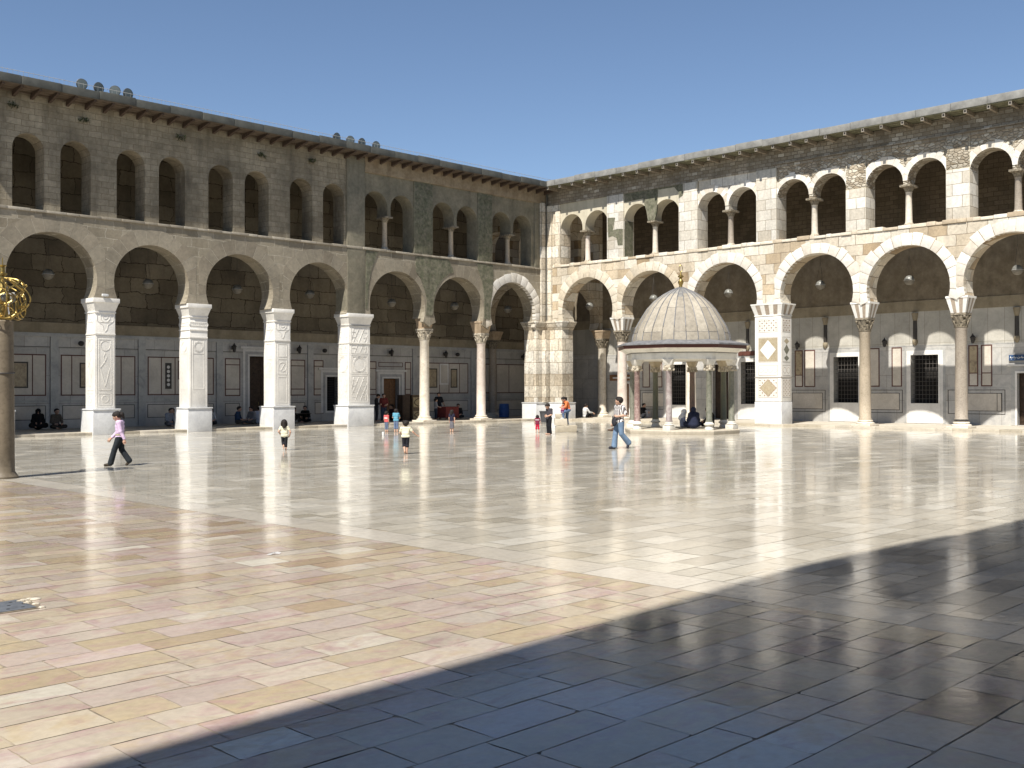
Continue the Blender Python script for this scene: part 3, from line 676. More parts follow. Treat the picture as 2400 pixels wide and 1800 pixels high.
for (a, b), mt in zip(ebif, (0, 0, 2, 1, 1, 1, 1)):
    mb = MB(EM); bif_wall(mb, a - .05, b + .05, a, b, 9.85, 13.0, 13.72, .12, T - .1, mt, .17, 11.86)
    o = mb.build('bay_wall', mats_e, EA)
    if mt in (1, 2):
        m = (a + b) / 2; r = (m - a - .17) / 2 + .03
        for c in (a + r, b - r): voussoirs('arch_ring', EM, c, 13.0 - r, r, r + .32, 0, 180, 11, .095, M['e_vous'], EA, (a, b) if False else (c - r - .02 if c < m else m, m if c < m else c + r + .02), irr=2.5, depth=.2)
edges = [(0, -1.16)] + [(ebif[i][0], ebif[i + 1][1]) for i in range(6)]
for k, (hi, lo) in enumerate(edges):
    u0, u1 = min(hi, lo) - .010, max(hi, lo) + (.010 if k else 0)
    ps = MB(EM)
    if k == 0: ps.box((-.55, -.12, 6.3), (-.0, T, 13.7), 3); ps.box((-1.17, .01, 9.84), (-.55, T, 13.7), 3)
    else:
        zt = 13.72
        if k >= 4: ps.box((u0, .04, 9.84), (u1, T, 12.0 + .25 * (k % 2)), 2); ps.box((u0, .07, 12.0 + .25 * (k % 2)), (u1, T, zt), 1)
        else: ps.box((u0, .02, 9.84), (u1, T, zt), 2)
    ps.build('pilaster', mats_e, EA, bevel=.015)
tb = MB(EM); tb.slab([(-36.2, 13.72), (0, 13.72), (0, 14.72), (-36.2, 14.72)], [], .06, T, 4); tb.box((-36.2, -.02, 13.86), (-16.5, .3, 13.93), 4)
for k in range(26): tb.box((-35.8 + k * .8, .03, 13.55), (-35.65 + k * .8, .2, 13.68), 5) if False else None
tb.build('top_course', mats_e + [M['dark']], EA)
sb = MB(EM); x = -36.2
while x < -.6:
    l = random.uniform(.25, .8); sb.box((x + .006, -.03 - random.uniform(0, .05), 9.72), (min(x + l, -.6) - .006, .9, 9.86 + random.uniform(-.01, .07)), 0, rt3()); x += l
sb.build('sill_course', tinted('sill_stone', [(0, (.45, .36, .25)), (.5, (.62, .55, .44)), (1, (.70, .65, .56))], bump=.7), EA, bevel=.02)
cols = [M['pink_col'], M['pale_col'], M['grey_col'], M['pale_col'], M['pale_col'], M['grey_col'], M['pale_col']]
for (a, b), mm in zip(ebif, cols):
    c = (.5, (a + b) / 2)
    s = MB(); s.lathe((*c, 0), [(.18, 10.05), (.165, 10.2), (.145, 11.5), (.165, 11.54)], 18); so_ = s.build('window_column', mm, EA)
    s = MB(); s.box((c[0] - .24, c[1] - .24, 9.84), (c[0] + .24, c[1] + .24, 9.95)); s.lathe((*c, 0), [(.22, 9.95), (.23, 9.99), (.18, 10.05)], 16); s.build('base', M['capital'], so_)
    s = MB(); s.lathe((*c, 0), [(.165, 11.54), (.19, 11.62), (.28, 11.80)], 12); s.box((c[0] - .42, c[1] - .28, 11.78), (c[0] + .45, c[1] + .28, 11.88)); s.build('capital', M['capital_dk'], so_)
mo = MB(EM); mo.slab([(-6.32, 13.72), (-10.3, 13.72), (-10.36, 13.2), (-10.0, 13.62), (-8.85, 13.62), (-8.80, 13.0), (-8.72, 12.3), (-8.6, 11.90), (-8.1, 11.90), (-7.98, 12.5), (-7.84, 12.9), (-7.76, 13.25), (-6.36, 13.2)], [], .105, .2); mo.build('mosaic', M['mosaic'], EA)
mo = MB(EM); mo.slab([(-5.1, 12.4), (-5.7, 12.35), (-5.55, 11.75), (-5.5, 11.6), (-5.9, 11.65), (-6.28, 11.6), (-6.28, 10.62), (-5.9, 10.65), (-5.8, 11.1), (-5.5, 11.25), (-5.15, 11.2)], [], .012, .2); mo.build('mosaic', M['mosaic'], EA)
mo = MB(EM); mo.slab([(-10.37, 13.72), (-10.66, 13.7), (-10.68, 13.05), (-10.38, 12.9)], [], .012, .2); mo.build('mosaic', M['mosaic'], EA)
mo = MB(EM); mo.box((-6.335, .14, 9.9), (-6.305, T - .12, 12.1)); mo.build('mosaic', M['mosaic'], EA)
ce = [dict(shaft=M['pink_col'], cap=M['capital_dk'], imp=[M['impost_w'], M['impost_b']]), dict(shaft=M['pale_col'], cap=M['capital_dk'], imp=[M['impost_w'], M['impost_b']]),
      dict(shaft=M['tan_col'], cap=M['capital_dk'], imp=[M['impost_w'], M['impost_b']]), dict(shaft=M['grey_col'], cap=M['capital_dk'], imp=[M['impost_w'], M['impost_b']])]
for yv, d_, bd in zip((-5.80, -10.83, -21.38, -26.17), ce, (0, 0, 0, 1)):
    column(EA, (.52, yv), .30 if yv > -20 else .285, .12, 4.85, 5.53, 6.32, d_, .34, band=bool(bd), it=.16)
# corner pier (L-shaped)
cp = MB()
Lout = lambda o: [(-.95 - o, -o), (-o, -o), (-o, -1.37 - o), (T + o, -1.37 - o), (T + o, T + o), (-.95 - o, T + o)]
def prism(mb, pts, z0, z1, mat=None, pts1=None):
    n = len(pts); i = mb.pts([(p[0], p[1], z0) for p in pts]); j = mb.pts([(p[0], p[1], z1) for p in (pts1 or pts)])
    mb.face([i + k for k in range(n)][::-1], mat); mb.face([j + k for k in range(n)], mat)
    for k in range(n): mb.face([i + k, i + (k + 1) % n, j + (k + 1) % n, j + k], mat)
prism(cp, Lout(0), 1.16, 5.75); cp.box((-.42, -.34, 1.16), (-.002, -.002, 5.75))
cpo = cp.build('corner_pier', M['corner'], EA, bevel=.03)
cc = MB(); prism(cc, Lout(0), 5.75, 6.2, None, Lout(.16)); prism(cc, Lout(.18), 6.2, 6.30); cc.build('capital', M['corner'], cpo, bevel=.02)
cq = MB(); prism(cq, Lout(.10), 0, 1.10); prism(cq, Lout(.13), 1.10, 1.15); cq.build('plinth', M['plinth_marble'], cpo, bevel=.008)
# square inlaid pier
sp = MB(EM); u0, u1 = -16.96, -15.37
sp.box((u0, 0, 1.31), (u1, T, 5.92)); spo = sp.build('pier', M['impost_w'], EA, bevel=.01)
q = MB(EM); q.box((u0 - .02, -.02, 0), (u1 + .02, T + .02, 1.29)); q.build('plinth', M['plinth_marble'], spo, bevel=.008)
q = MB(EM)
def stripes(mb, u0, u1, T, z0, z1, k, n0, n1):
    for side, (A, B, n) in enumerate((((u0, 0), (u1, 0), n0), ((u1, 0), (u1, T), n1), ((u1, T), (u0, T), n0), ((u0, T), (u0, 0), n1))):
        m = ((u0 + u1) / 2, T / 2)
        ex = lambda p: (p[0] + (k if p[0] > m[0] else -k), p[1] + (k if p[1] > m[1] else -k))
        A1, B1 = ex(A), ex(B)
        for j in range(n):
            f0, f1 = j / n, (j + 1) / n; L = lambda P, Q, f: (P[0] + (Q[0] - P[0]) * f, P[1] + (Q[1] - P[1]) * f)
            p0, p1, p2, p3 = L(A, B, f0), L(A, B, f1), L(A1, B1, f1), L(A1, B1, f0)
            mb.poly([(*p0, z0), (*p1, z0), (*p2, z1), (*p3, z1)], j % 2)
stripes(q, u0, u1, T, 5.92, 6.46, .16, 7, 5); q.box((u0 - .17, -.17, 6.46), (u1 + .17, T + .17, 6.53), 0); q.box((u0 - .03, -.03, 5.87), (u1 + .03, T + .03, 5.93), 0)
q.build('capital', [M['impost_w'], M['impost_b']], spo, smooth=0)
il = MB()
for face in (0, 1):
    if face == 0: F = lambda a, d, z: (-d, (u0 + u1) / 2 - a, z); W = (u1 - u0) / 2
    else: F = lambda a, d, z: (T / 2 + a, u0 - d, z); W = T / 2
    def pat(pts, d, mat):
        i = il.pts([F(a, d, z) for a, z in pts]); j = il.pts([F(a, -.003, z) for a, z in pts]); n = len(pts)
        il.face([i + k for k in range(n)], mat)
        for k in range(n): il.face([i + k, i + (k + 1) % n, j + (k + 1) % n, j + k], mat)
    def rc(a0, a1, z0, z1, d, mat): pat([(a0, z0), (a1, z0), (a1, z1), (a0, z1)], d, mat)
    def dia(a, z, ra, rz, d, mat): pat([(a - ra, z), (a, z - rz), (a + ra, z), (a, z + rz)], d, mat)
    w_ = W * .70; f = .025
    for z0, z1 in ((5.02, 5.70), (3.42, 4.72), (2.72, 3.22), (1.55, 2.50 if 0 else 2.52)):
        rc(-w_ - f, w_ + f, z0 - f, z1 + f, .004, 4)
        rc(-w_, w_, z0, z1, .007, 0)
    # star lattice
    nx = max(3, round(w_ * 2 / .145))
    for (z0, z1, nz) in ((5.04, 5.68, 5), (1.57, 2.50, 7 if face == 0 else 9)):
        for ix in range(nx):
            for iz in range(nz):
                ca, cz = -w_ + (ix + .5) * 2 * w_ / nx, z0 + (iz + .5) * (z1 - z0) / nz; ra, rz = w_ / nx, (z1 - z0) / nz / 2
                if (ix + iz) % 2 == 0: dia(ca, cz, ra * .86, rz * .86, .011, 1)
                else:
                    for sx, sz in ((1, 1), (1, -1), (-1, 1), (-1, -1)): dia(ca + sx * ra * .5, cz + sz * rz * .5, ra * .33, rz * .33, .011, 1)
    rc(-w_, w_, 3.44, 4.70, .009, 2 if face == 0 else 0)
    if face == 0: dia(0, 4.07, w_ * .86, .52, .014, 0); dia(0, 2.035, w_ * .86, .44, .016, 2); dia(0, 2.035, w_ * .93, .475, .0135, 1)
    else: dia(0, 4.07, w_ * .75, .28, .014, 3); dia(0, 4.52, w_ * .7, .16, .014, 2); dia(0, 3.62, w_ * .7, .16, .014, 3)
    n = 4 if face == 0 else 2
    for k in range(n):
        a = -w_ + (k + .5) * 2 * w_ / n; r_ = min(.20, w_ / n * .9)
        pat([(a + r_ * math.cos(2 * math.pi * t / 16), 2.97 + r_ * math.sin(2 * math.pi * t / 16)) for t in range(16)], .011, 1); r_ *= .88
        pat([(a + r_ * math.cos(2 * math.pi * t / 16), 2.97 + r_ * math.sin(2 * math.pi * t / 16)) for t in range(16)], .014, 0)
    rc(-W - .02, W + .02, 2.585, 2.625, .02, 4)
il.build('inlay', [M['impost_w'], plain('brown_tile', (.30, .225, .16), .5), M['ochre'], M['green_col'], plain('grey_inlay', (.33, .29, .25), .5)], spo, smooth=0)
# floor, inner wall, dado of the east gallery
DE = 5.75
st = MB(EM); x = -36.2
while x < 0:
    l = random.uniform(.7, 1.3); st.box((x + .004, -.06, -.02), (min(x + l, 0) - .004, .9, .12), 0, rt3()); x += l
st.box((-36.2, .9, -.02), (0, DE, .116), 0, (.9, .7, .5)); st.box((.002, 0.002, -.02), (6.0, 6.0, .112), 0); st.build('gallery_floor', M['step'], EA, bevel=.008)
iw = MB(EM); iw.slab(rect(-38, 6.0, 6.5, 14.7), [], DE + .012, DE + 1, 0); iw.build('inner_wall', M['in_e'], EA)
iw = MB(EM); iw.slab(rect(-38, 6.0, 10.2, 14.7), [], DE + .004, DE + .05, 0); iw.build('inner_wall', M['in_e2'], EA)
eh = [(-6.77, -5.35, .97, 3.55), (-9.95, -8.80, .14, 3.5), (-12.25, -10.84, 1.07, 3.62), (-18.42, -16.93, 1.2, 3.78), (-22.90, -21.41, 1.2, 3.78), (-28.2, -26.87, .14, 2.75), (-2.2, -1.3, .14, 2.35)]
dw = MB(EM)
dw.slab(rect(-38, 6.0, .0, 4.27), [rect(*h) for h in eh], DE, DE + .5, 0)
dw.slab(rect(-38, 6.0, 4.27, 6.10), [], DE + .004, DE + .5, 1)
dw.box((-38, DE - .03, 6.10), (6.0, DE + .5, 6.68), 3); dw.box((-38, DE - .012, 4.25), (6.0, DE + .002, 4.29), 2)
hstrip(dw, -38, 6, DE - .01, DE - .001, 1.98, 2.04, 2, eh)
dw.build('marble_dado', [M['dado'], M['dado_e'], M['dado_frame'], M['sandband']], EA)
fr = MB(EM)
def efr(*a, **k): frame(fr, *a, d=DE - .012, **k)
for a, b, c, d in [h for h in eh if h[2] > .5]:
    for o, dd, mt in ((.10, .06, 3), (.24, .04, 3), (.36, .022, 4)):
        fr.slab([(a - o, .14), (a - o, d + o), (b + o, d + o), (b + o, .14)], [rect(a, b, c, d)], DE - dd, DE + .01, mt)
for a, b, c, d in [h for h in eh if h[2] < .5]:
    for o, dd, mt in ((.10, .06, 3), (.30, .03, 4)):
        fr.slab([(a - o, .13), (a - o, d + o), (b + o, d + o), (b + o, .13), (b, .13), (b, d), (a, d), (a, .13)], [], DE - dd, DE + .01, mt)
    fr.box((a - .45, DE - .10, d + .34), (b + .45, DE, d + .44), 3)
for u0_, u1_ in [(-19.64, -19.0), (-20.91, -20.33), (-24.95, -24.45), (-25.65, -25.09), (-14.98, -14.46), (-15.76, -15.07), (-13.6, -12.9), (-3.9, -3.3), (-4.9, -4.25), (-30.0, -29.3), (-31, -30.4)]:
    efr(u0_, u1_, 2.09, 4.22, wd=.06); fr.box((u0_ + .06, DE - .006, 2.15), (u1_ - .06, DE, 4.16), 6)
for u0_, u1_ in [(-24.95, -24.45), (-14.98, -14.46), (-25.65, -25.09), (-4.9, -4.25)]: fr.box((u0_ + .05, DE - .013, 2.75), (u1_ - .05, DE, 2.80), 0)
for u0_, u1_ in [(-24.89, -24.51), (-14.92, -14.52)]: fr.box((u0_ - .0, DE - .009, 2.8), (u1_, DE, 4.17), 2)
for u0_, u1_ in [(-20.94, -18.9), (-26.28, -23.39), (-16.4, -14.1), (-5.2, -3.1), (-14.0, -12.8), (-31, -29)]:
    efr(u0_, u1_, .66, 1.92, wd=.03, mat=1); fr.box((u0_ + .2, DE - .006, .85), (u1_ - .2 if u1_ - u0_ < 2.4 else u1_ - .83, DE, 1.72), 6); efr(u0_ + .17, u1_ - .17 if u1_ - u0_ < 2.4 else u1_ - 2.0 + 1.2, .82, 1.75, wd=.025, mat=1)
efr(-26.13, -25.87, .82, 1.75, wd=.025, mat=1)
fr.box((-13.9, DE - .05, 3.95), (-11.9, DE, 4.25), 0) if False else None
fr.box((-12.45, DE - .06, 4.0), (-10.65, DE - .0, 4.26), 0)
for u in (-11.3, -16.42, -21.65, -26.86, -32.1, -6.2):
    fr.lathe((u, DE - .02, 0), [(.05, 4.28), (.14, 4.42), (.15, 4.55), (.11, 4.62)], 14, 5); fr.lathe((u, DE - .02, 0), [(.11, 4.62), (.10, 5.62)], 14, 1); fr.lathe((u, DE - .02, 0), [(.10, 5.62), (.12, 5.7), (.17, 5.95), (.18, 6.04)], 14, 5)
fr.build('inlay_panels', [M['maroon'], M['dkstone'], M['veined'], M['dado_white'], M['dado_frame'], M['sandband'], M['panel']], EA, smooth=40)
for a, b, c, d in eh: dk = MB(EM); dk.slab(rect(a - .1, b + .1, c - .05, d + .1), [], DE + .45, DE + .6); dk.build('shade_backing', M['dark'], EA)  # same black sheets, the unlit rooms' shade put into the colour
for a, b, c, d in eh:
    if c > .5:
        o = grille(EA, EM, a, b, c, d, DE + .16, 8, 11, .010, 'grille')
    else: door(EA, EM, a, b, c, d, DE + .25, M['wood_brown'] if a > -3 else M['wood_dark'])
bo = MB(EM); bo.box((-2.25, DE - .06, 2.55), (-.55, DE - .02, 2.95), 0); bo.build('notice_board', M['wood_brown'], EA, bevel=.01)
eaves(EA, EM, -36.2, -.02, 1.0, [[M['lead_pale'], M['lead_roof']], M['board_e'], [M['rafter_e'], M['rafter_end'], M['dark']]], 1.0, 15.10, True, False, 0)
ec = MB(); ec.box((-1.0, -1.0, 14.72), (0.2, .2, 15.02)); ec.build('roof_corner', M['lead_pale'], EA)
dp = MB(); dp.tube([(-.10, -.17, 14.6), (-.10, -.17, 6.4)], .05, 8); dp.build('drain_pipe', M['lead_roof'], EA)
# transverse arches inside the corner
def transverse(fm, u0, u1, d0, d1, z1, parent, cu, cd):
    mb = MB(fm); r = (u1 - u0) / 2 - .32; c = (u0 + u1) / 2; zc = 6.75
    out = [(u1, z1), (u0, z1), (u0, 5.9)] + arc(c, zc, r, 180 + 20, -20, 26) + [(u1, 5.9)]
    hw = (u1 - u0) / 2 - .3; hole1 = archtop(u0 + .35, c - .16, 9.75, 12.6, 12); hole2 = archtop(c + .16, u1 - .35, 9.75, 12.6, 12)
    mb.slab(out, [hole1, hole2], d0, d1); mb.build('transverse_arch', M['e_low'], parent)
transverse(NM, 1.05, 5.75, .1, .95, 14.6, EA, 0, 0)
transverse(lambda p: (p[1], p[0], p[2]), 1.05, 6.0, .1, .95, 14.6, NA, 0, 0)
column(EA, (5.40, -.12), .29, .12, 4.75, 5.40, 5.95, dict(shaft=M['pale_col'], cap=M['capital_dk'], imp=[M['impost_n'], M['impost_n']]), .36, striped=False, it=.12)
column(NA, (.52, 5.45), .27, .12, 4.75, 5.35, 5.92, dict(shaft=M['grey_col'], cap=M['capital_dk'], imp=[M['impost_n'], M['impost_n']]), .36, striped=False, it=.12)

# =================================================================== PRAYER HALL behind the camera (casts the foreground shade)
PH = tag(empty('prayer_hall', (-50, -49, 0)), 'tall stone prayer hall porch behind the viewer, shading the near paving', 'building')
ph = MB(); Y = lambda p: (p[0] + 50, p[1] + 49, p[2]); ph.fm = Y
ph.box((-95, -51, 0), (-12, -49, 14.6)); ph.build('wall', M['e_white'], PH)
ph = MB(Y); prism(ph, [(-95, -49), (-12, -49), (-12, -43.85), (-43.3, -43.80), (-45.75, -43.78), (-45.76, -43.70), (-47.0, -43.60), (-49.4, -43.52), (-51.5, -43.66), (-54.4, -43.88), (-57.9, -44.04), (-95, -44.1)], 14.55, 15.0); ph.build('roof', M['lead_roof'], PH)
for xx in (-90, -80, -70, -61, -53.6, -40.9, -31, -22, -13):
    ph = MB(Y); ph.box((xx - .5, -44.95, 0), (xx + .5, -44.05, 14.55)); ph.build('pier', M['e_white'], PH, bevel=.02)

# =================================================================== DOMED PAVILION
PC = (-10.14, -17.81)
PV = tag(empty('domed_pavilion', (*PC, 0)), 'small octagonal pavilion with a ribbed lead dome standing on eight marble columns', 'pavilion')
O8 = lambda r, z, off=0: [(r * math.cos(R(22.5 + off + 45 * k)), r * math.sin(R(22.5 + off + 45 * k)), z) for k in range(8)]
def oct_loft(mb, rings, cap=True, mat=None):
    rows = [mb.pts(O8(r, z)) for r, z in rings]
    for i, (a, b) in enumerate(zip(rows, rows[1:])):
        for k in range(8): mb.face([a + k, a + (k + 1) % 8, b + (k + 1) % 8, b + k], mat if not isinstance(mat, list) else mat[i])
    if cap: mb.face([rows[0] + k for k in range(8)][::-1], 0); mb.face([rows[-1] + k for k in range(8)], 0)
mb = MB(); oct_loft(mb, [(2.62, -.02), (2.66, .16), (2.62, .20)])
mb.build('platform', M['step'], PV, bevel=.02, smooth=30)
pcols = ['red_dk', 'green_dk', 'green_col', 'red_col', 'purple_col', 'green_col', 'green_col', 'green_dk']
M['green_dk'] = marble('olive_marble', (.13, .13, .085), (.10, .11, .08), .9, .4, scale=5)
M['red_dk'] = marble('dark_red_marble', (.22, .14, .11), (.12, .11, .08), .9, .4, scale=4)
M['warm_imp'] = marble('pavilion_impost', (.50, .42, .29), (.38, .30, .19), .7, .5)
M['base_wh'] = marble('pavilion_base', (.70, .67, .60), (.55, .50, .42), .8, .5, scale=4)
for k in range(8):
    a = R(22.5 + 45 * k); x, y = 2.28 * math.cos(a), 2.28 * math.sin(a)
    sh = MB(); sh.lathe((x, y, 0), [(.155, .56), (.155, .60), (.132, .64), (.132, 1.6), (.118, 2.72), (.135, 2.75), (.135, 2.78)], 20)
    so_ = sh.build('column', M[pcols[k]], PV)
    b = MB()
    if k % 2 == 0: b.box((x - .20, y - .20, .19), (x + .20, y + .20, .40)); b.lathe((x, y, 0), [(.19, .40), (.225, .44), (.19, .48), (.16, .50), (.19, .53), (.155, .56)], 18)
    else: b.lathe((x, y, 0), [(.20, .19), (.21, .24), (.17, .33), (.16, .38), (.23, .43), (.235, .47), (.18, .50), (.155, .56)], 18)
    b.build('base', M['base_wh'], so_, bevel=.01)
    c = MB(); corinthian(c, (x, y), 2.78, 3.02, .125, .17, leaves=6); c.build('capital', M['capital'], so_, smooth=25)
    i = MB(); h0, h1 = .15, .245; q = []
    for hh, zz in ((h0, 3.02), (h1, 3.30)): q.append(i.pts([(x + hh * cc_ * math.cos(a) - hh * ss_ * math.sin(a), y + hh * cc_ * math.sin(a) + hh * ss_ * math.cos(a), zz) for cc_, ss_ in ((-1, -1), (1, -1), (1, 1), (-1, 1))]))
    i.face([q[0] + j for j in (3, 2, 1, 0)]); i.face([q[1] + j for j in range(4)])
    for j in range(4): i.face([q[0] + j, q[0] + (j + 1) % 4, q[1] + (j + 1) % 4, q[1] + j])
    i.build('impost', M['warm_imp'] if k in (0, 1, 7, 2) else M['base_wh'], so_, bevel=.012)
M['pav_white'] = plaster('pavilion_whitewash', (.80, .77, .69), var=.06, tint2=(.73, .70, .62))
mb = MB(); oct_loft(mb, [(2.18, 3.29), (2.52, 3.29), (2.52, 3.57), (2.565, 3.575), (2.565, 3.60), (2.60, 3.61), (2.88, 3.775), (2.2, 3.80)], mat=[0, 0, 1, 1, 0, 0, 0])
mb.build('entablature', [M['pav_white'], M['dkstone']], PV, smooth=0)
mb = MB(); oct_loft(mb, [(2.80, 3.80), (2.96, 3.77), (2.96, 3.93), (2.80, 3.95)], mat=0); eo = mb.build('eave', M['maroon'], PV, smooth=0)
M['lead_grey'] = plain('lead_eave', (.15, .15, .155), .55, var=.35, scale=4)
mb = MB(); oct_loft(mb, [(2.90, 3.92), (3.06, 3.915), (3.05, 3.99), (2.2, 4.17), (2.2, 4.0)], mat=0); mb.build('lead_skirt', M['lead_grey'], eo, bevel=.012)
prof = [(2.22, 4.10), (2.20, 4.28), (2.15, 4.5), (2.06, 4.75), (1.92, 5.0), (1.75, 5.28), (1.55, 5.60), (1.29, 5.89), (1.05, 6.10), (.80, 6.27), (.53, 6.42), (.28, 6.53), (.12, 6.60)]
NSE = 26
M['lead_sheet'] = tinted('lead_sheet', [(0, (.30, .262, .205)), (.5, (.335, .295, .232)), (1, (.37, .33, .265))], rough=.62, fine=.2, spec=.35, bump=.3, tone=.3)
M['lead_cap'] = tinted('lead_cap', [(0, (.19, .186, .175)), (1, (.28, .262, .23))], rough=.55, fine=.25)
mb = MB()
for k in range(NSE):
    cut = [0, random.choice((2, 3, 4, 6)), 12] if k % 3 else [0, 2, 6, 12]
    tt = [rt3() for _ in cut]
    for j in range(len(prof) - 1):
        sec = sum(1 for c in cut[1:-1] if j >= c)
        a0, a1 = 2 * math.pi * k / NSE, 2 * math.pi * (k + 1) / NSE; (ra, za), (rb, zb) = prof[j], prof[j + 1]; d = .006 * ((sec + k) % 2)
        am = (a0 + a1) / 2
        for p, q in ((a0, am), (am, a1)):
            mb.poly([((ra + d) * math.cos(p), (ra + d) * math.sin(p), za), ((ra + d) * math.cos(q), (ra + d) * math.sin(q), za), ((rb + d) * math.cos(q), (rb + d) * math.sin(q), zb), ((rb + d) * math.cos(p), (rb + d) * math.sin(p), zb)], 1 if j >= 9 or (j == 8 and k % 3 == 0) else 0, tt[sec])
    # lap lines
    for c in cut[1:-1]:
        r, z = prof[c]; mb.tube([((r + .006) * math.cos(2 * math.pi * (k + f) / NSE), (r + .006) * math.sin(2 * math.pi * (k + f) / NSE), z) for f in (0, .5, 1)], .006, 4, 2)
dmo = mb.build('dome', [M['lead_sheet'], M['lead_cap'], M['lead_grey']], PV, smooth=30)
mb = MB()
for k in range(NSE): mb.tube([((r + .008) * math.cos(2 * math.pi * k / NSE), (r + .008) * math.sin(2 * math.pi * k / NSE), z) for r, z in prof], .021, 5, 0, rt3())
mb.build('seams', M['lead_grey'], dmo)
mb = MB(); mb.lathe((0, 0, 0), [(.18, 6.50), (.17, 6.58), (.08, 6.62), (.07, 6.70), (.12, 6.80), (.13, 6.88), (.06, 6.98), (.045, 7.03), (.13, 7.08), (.13, 7.12), (.05, 7.18), (.03, 7.30), (.02, 7.34)], 18)
mb.tube([(.075 * math.cos(t) * .705, -.075 * math.cos(t) * .709, 7.47 + .15 * math.sin(t)) for t in [2 * math.pi * k / 20 for k in range(20)]], .017, 6, closed=True)
mb.build('finial', M['gold'], PV)

# =================================================================== LAMP COLUMN
M['lamp_stone'] = marble('lamp_column_stone', (.17, .138, .096), (.11, .088, .06), .9, .55, scale=7, grime=.35)
LC = tag(empty('lamp_column', (-40.74, -21.06, 0)), 'tan stone column carrying a gilt openwork lamp crown, at the left edge of the court', 'lamp column')
mb = MB(); mb.lathe((0, 0, 0), [(.34, 0), (.34, .04), (.30, .09), (.26, .16), (.255, .5), (.25, 1.6), (.235, 2.8), (.225, 3.56), (.19, 3.60)], 32); mb.build('shaft', M['lamp_stone'], LC)
mb = MB(); mb.tube([(.25 * math.cos(t), .25 * math.sin(t), 2.40 + .02 * math.sin(t)) for t in [2 * math.pi * k / 24 for k in range(24)]], .016, 5, closed=True); mb.build('cable_band', M['iron'], LC)
mb = MB(); mb.lathe((0, 0, 0), [(.20, 3.56), (.20, 3.66), (.12, 3.70), (.10, 3.95), (.15, 4.0), (.16, 4.15), (.09, 4.3), (.07, 4.5), (.06, 4.60), (.10, 4.62), (.10, 4.66), (.055, 4.68), (.05, 4.80), (.085, 4.83), (.085, 4.845), (.012, 4.85), (.010, 5.02)], 20); cro = mb.build('crown_stem', M['gold'], LC)
mb = MB()
for k in range(6):
    a = 2 * math.pi * k / 6 + .32; ca, sa = math.cos(a), math.sin(a); P = lambda r, t, z: (r * ca - t * sa, r * sa + t * ca, z)
    mb.tube([P(.40, .27 * math.cos(t), 3.92 + .30 * math.sin(t)) for t in [2 * math.pi * j / 24 for j in range(24)]], .017, 5, closed=True)
    mb.tube([P(.10 + .52 * math.sin(t) ** 1, 0, 4.56 - .98 * (t / math.pi)) for t in [math.pi * j / 16 for j in range(17)]], .019, 5)
    for s_ in (-1, 1):
        mb.tube([P(.45, s_ * (.02 + .14 * math.sin(t)), 3.94 + .24 * (t / math.pi) * 1) for t in [math.pi * j / 8 for j in range(9)]], .015, 5)
        mb.tube([P(.45, s_ * (.02 + .15 * math.sin(t)), 3.90 - .24 * (t / math.pi)) for t in [math.pi * j / 8 for j in range(9)]], .015, 5)
        mb.tube([P(.12 + .36 * f, s_ * .30 * math.sin(math.pi * f), 4.54 - .30 * f * f) for f in [j / 8 for j in range(9)]], .016, 5)
    mb.ell(P(.45, 0, 3.92), (.05, .05, .05), 8, 6); mb.tube([P(.46, 0, 4.22), P(.52, 0, 4.36)], .012, 5); mb.ell(P(.53, 0, 4.38), (.03, .03, .03), 8, 6)
mb.build('lamp_crown', M['gold'], LC)
for k in range(6):
    a = 2 * math.pi * k / 6 + .32; mb = MB(); mb.ell((.24 * math.cos(a), .24 * math.sin(a), 4.10), (.075, .075, .10), 10, 8); mb.build('bulb', M['globe'], LC)

# =================================================================== LAMPS ON AND IN THE BUILDINGS
def globe_proto(r):
    t = empty('globe_lamp')
    mb = MB(); mb.ell((0, 0, 0), (r, r, r), 20, 8, z0=0); mb.build('glass_dome', M['globe'], t)
    mb = MB(); mb.ell((0, 0, 0), (r * .98, r * .98, r * .98), 20, 8, z0=-90, z1=0)
    for zz in (-.3, -.55, -.8): mb.tube([(r * math.sqrt(1 - zz * zz) * math.cos(q), r * math.sqrt(1 - zz * zz) * math.sin(q), zz * r) for q in [2 * math.pi * j / 18 for j in range(18)]], .008, 4, closed=True)
    mb.build('basket', M['globe_mesh'], t)
    mb = MB(); mb.tube([(r * 1.02 * math.cos(q), r * 1.02 * math.sin(q), 0) for q in [2 * math.pi * j / 20 for j in range(20)]], .018, 5, closed=True); mb.build('rim', M['grey_metal'], t)
    mb = MB()
    for q in range(3): mb.tube([(r * math.cos(q * 2.1 + .3), r * math.sin(q * 2.1 + .3), 0), (0, 0, 1.25)], .006, 3)
    mb.tube([(0, 0, 1.25), (0, 0, 7.2)], .006, 3); mb.build('chains', M['iron'], t)
    return t
def dup(root, loc, rz=None):
    c = root.copy(); COL.objects.link(c); c.location = loc
    if rz is not None: c.rotation_euler = (0, 0, rz)
    for ch in root.children:
        d = ch.copy(); COL.objects.link(d); d.parent = c
        for gch in ch.children:
            e_ = gch.copy(); COL.objects.link(e_); e_.parent = d
    return c
ORD = ['first', 'second', 'third', 'fourth', 'fifth', 'sixth', 'seventh']
gp = globe_proto(.25); first = True
spots = [((x, 2.9, z), 'grey globe lamp hanging in the %s arch of the brown left arcade' % ORD[i], 'globe lamps in the left arcade') for i, (x, z) in enumerate(((-30.3, 7.3), (-25.49, 7.2), (-20.58, 7.25), (-16.06, 7.28), (-10.3, 7.12), (-5.3, 7.2), (-.59, 7.24)))]
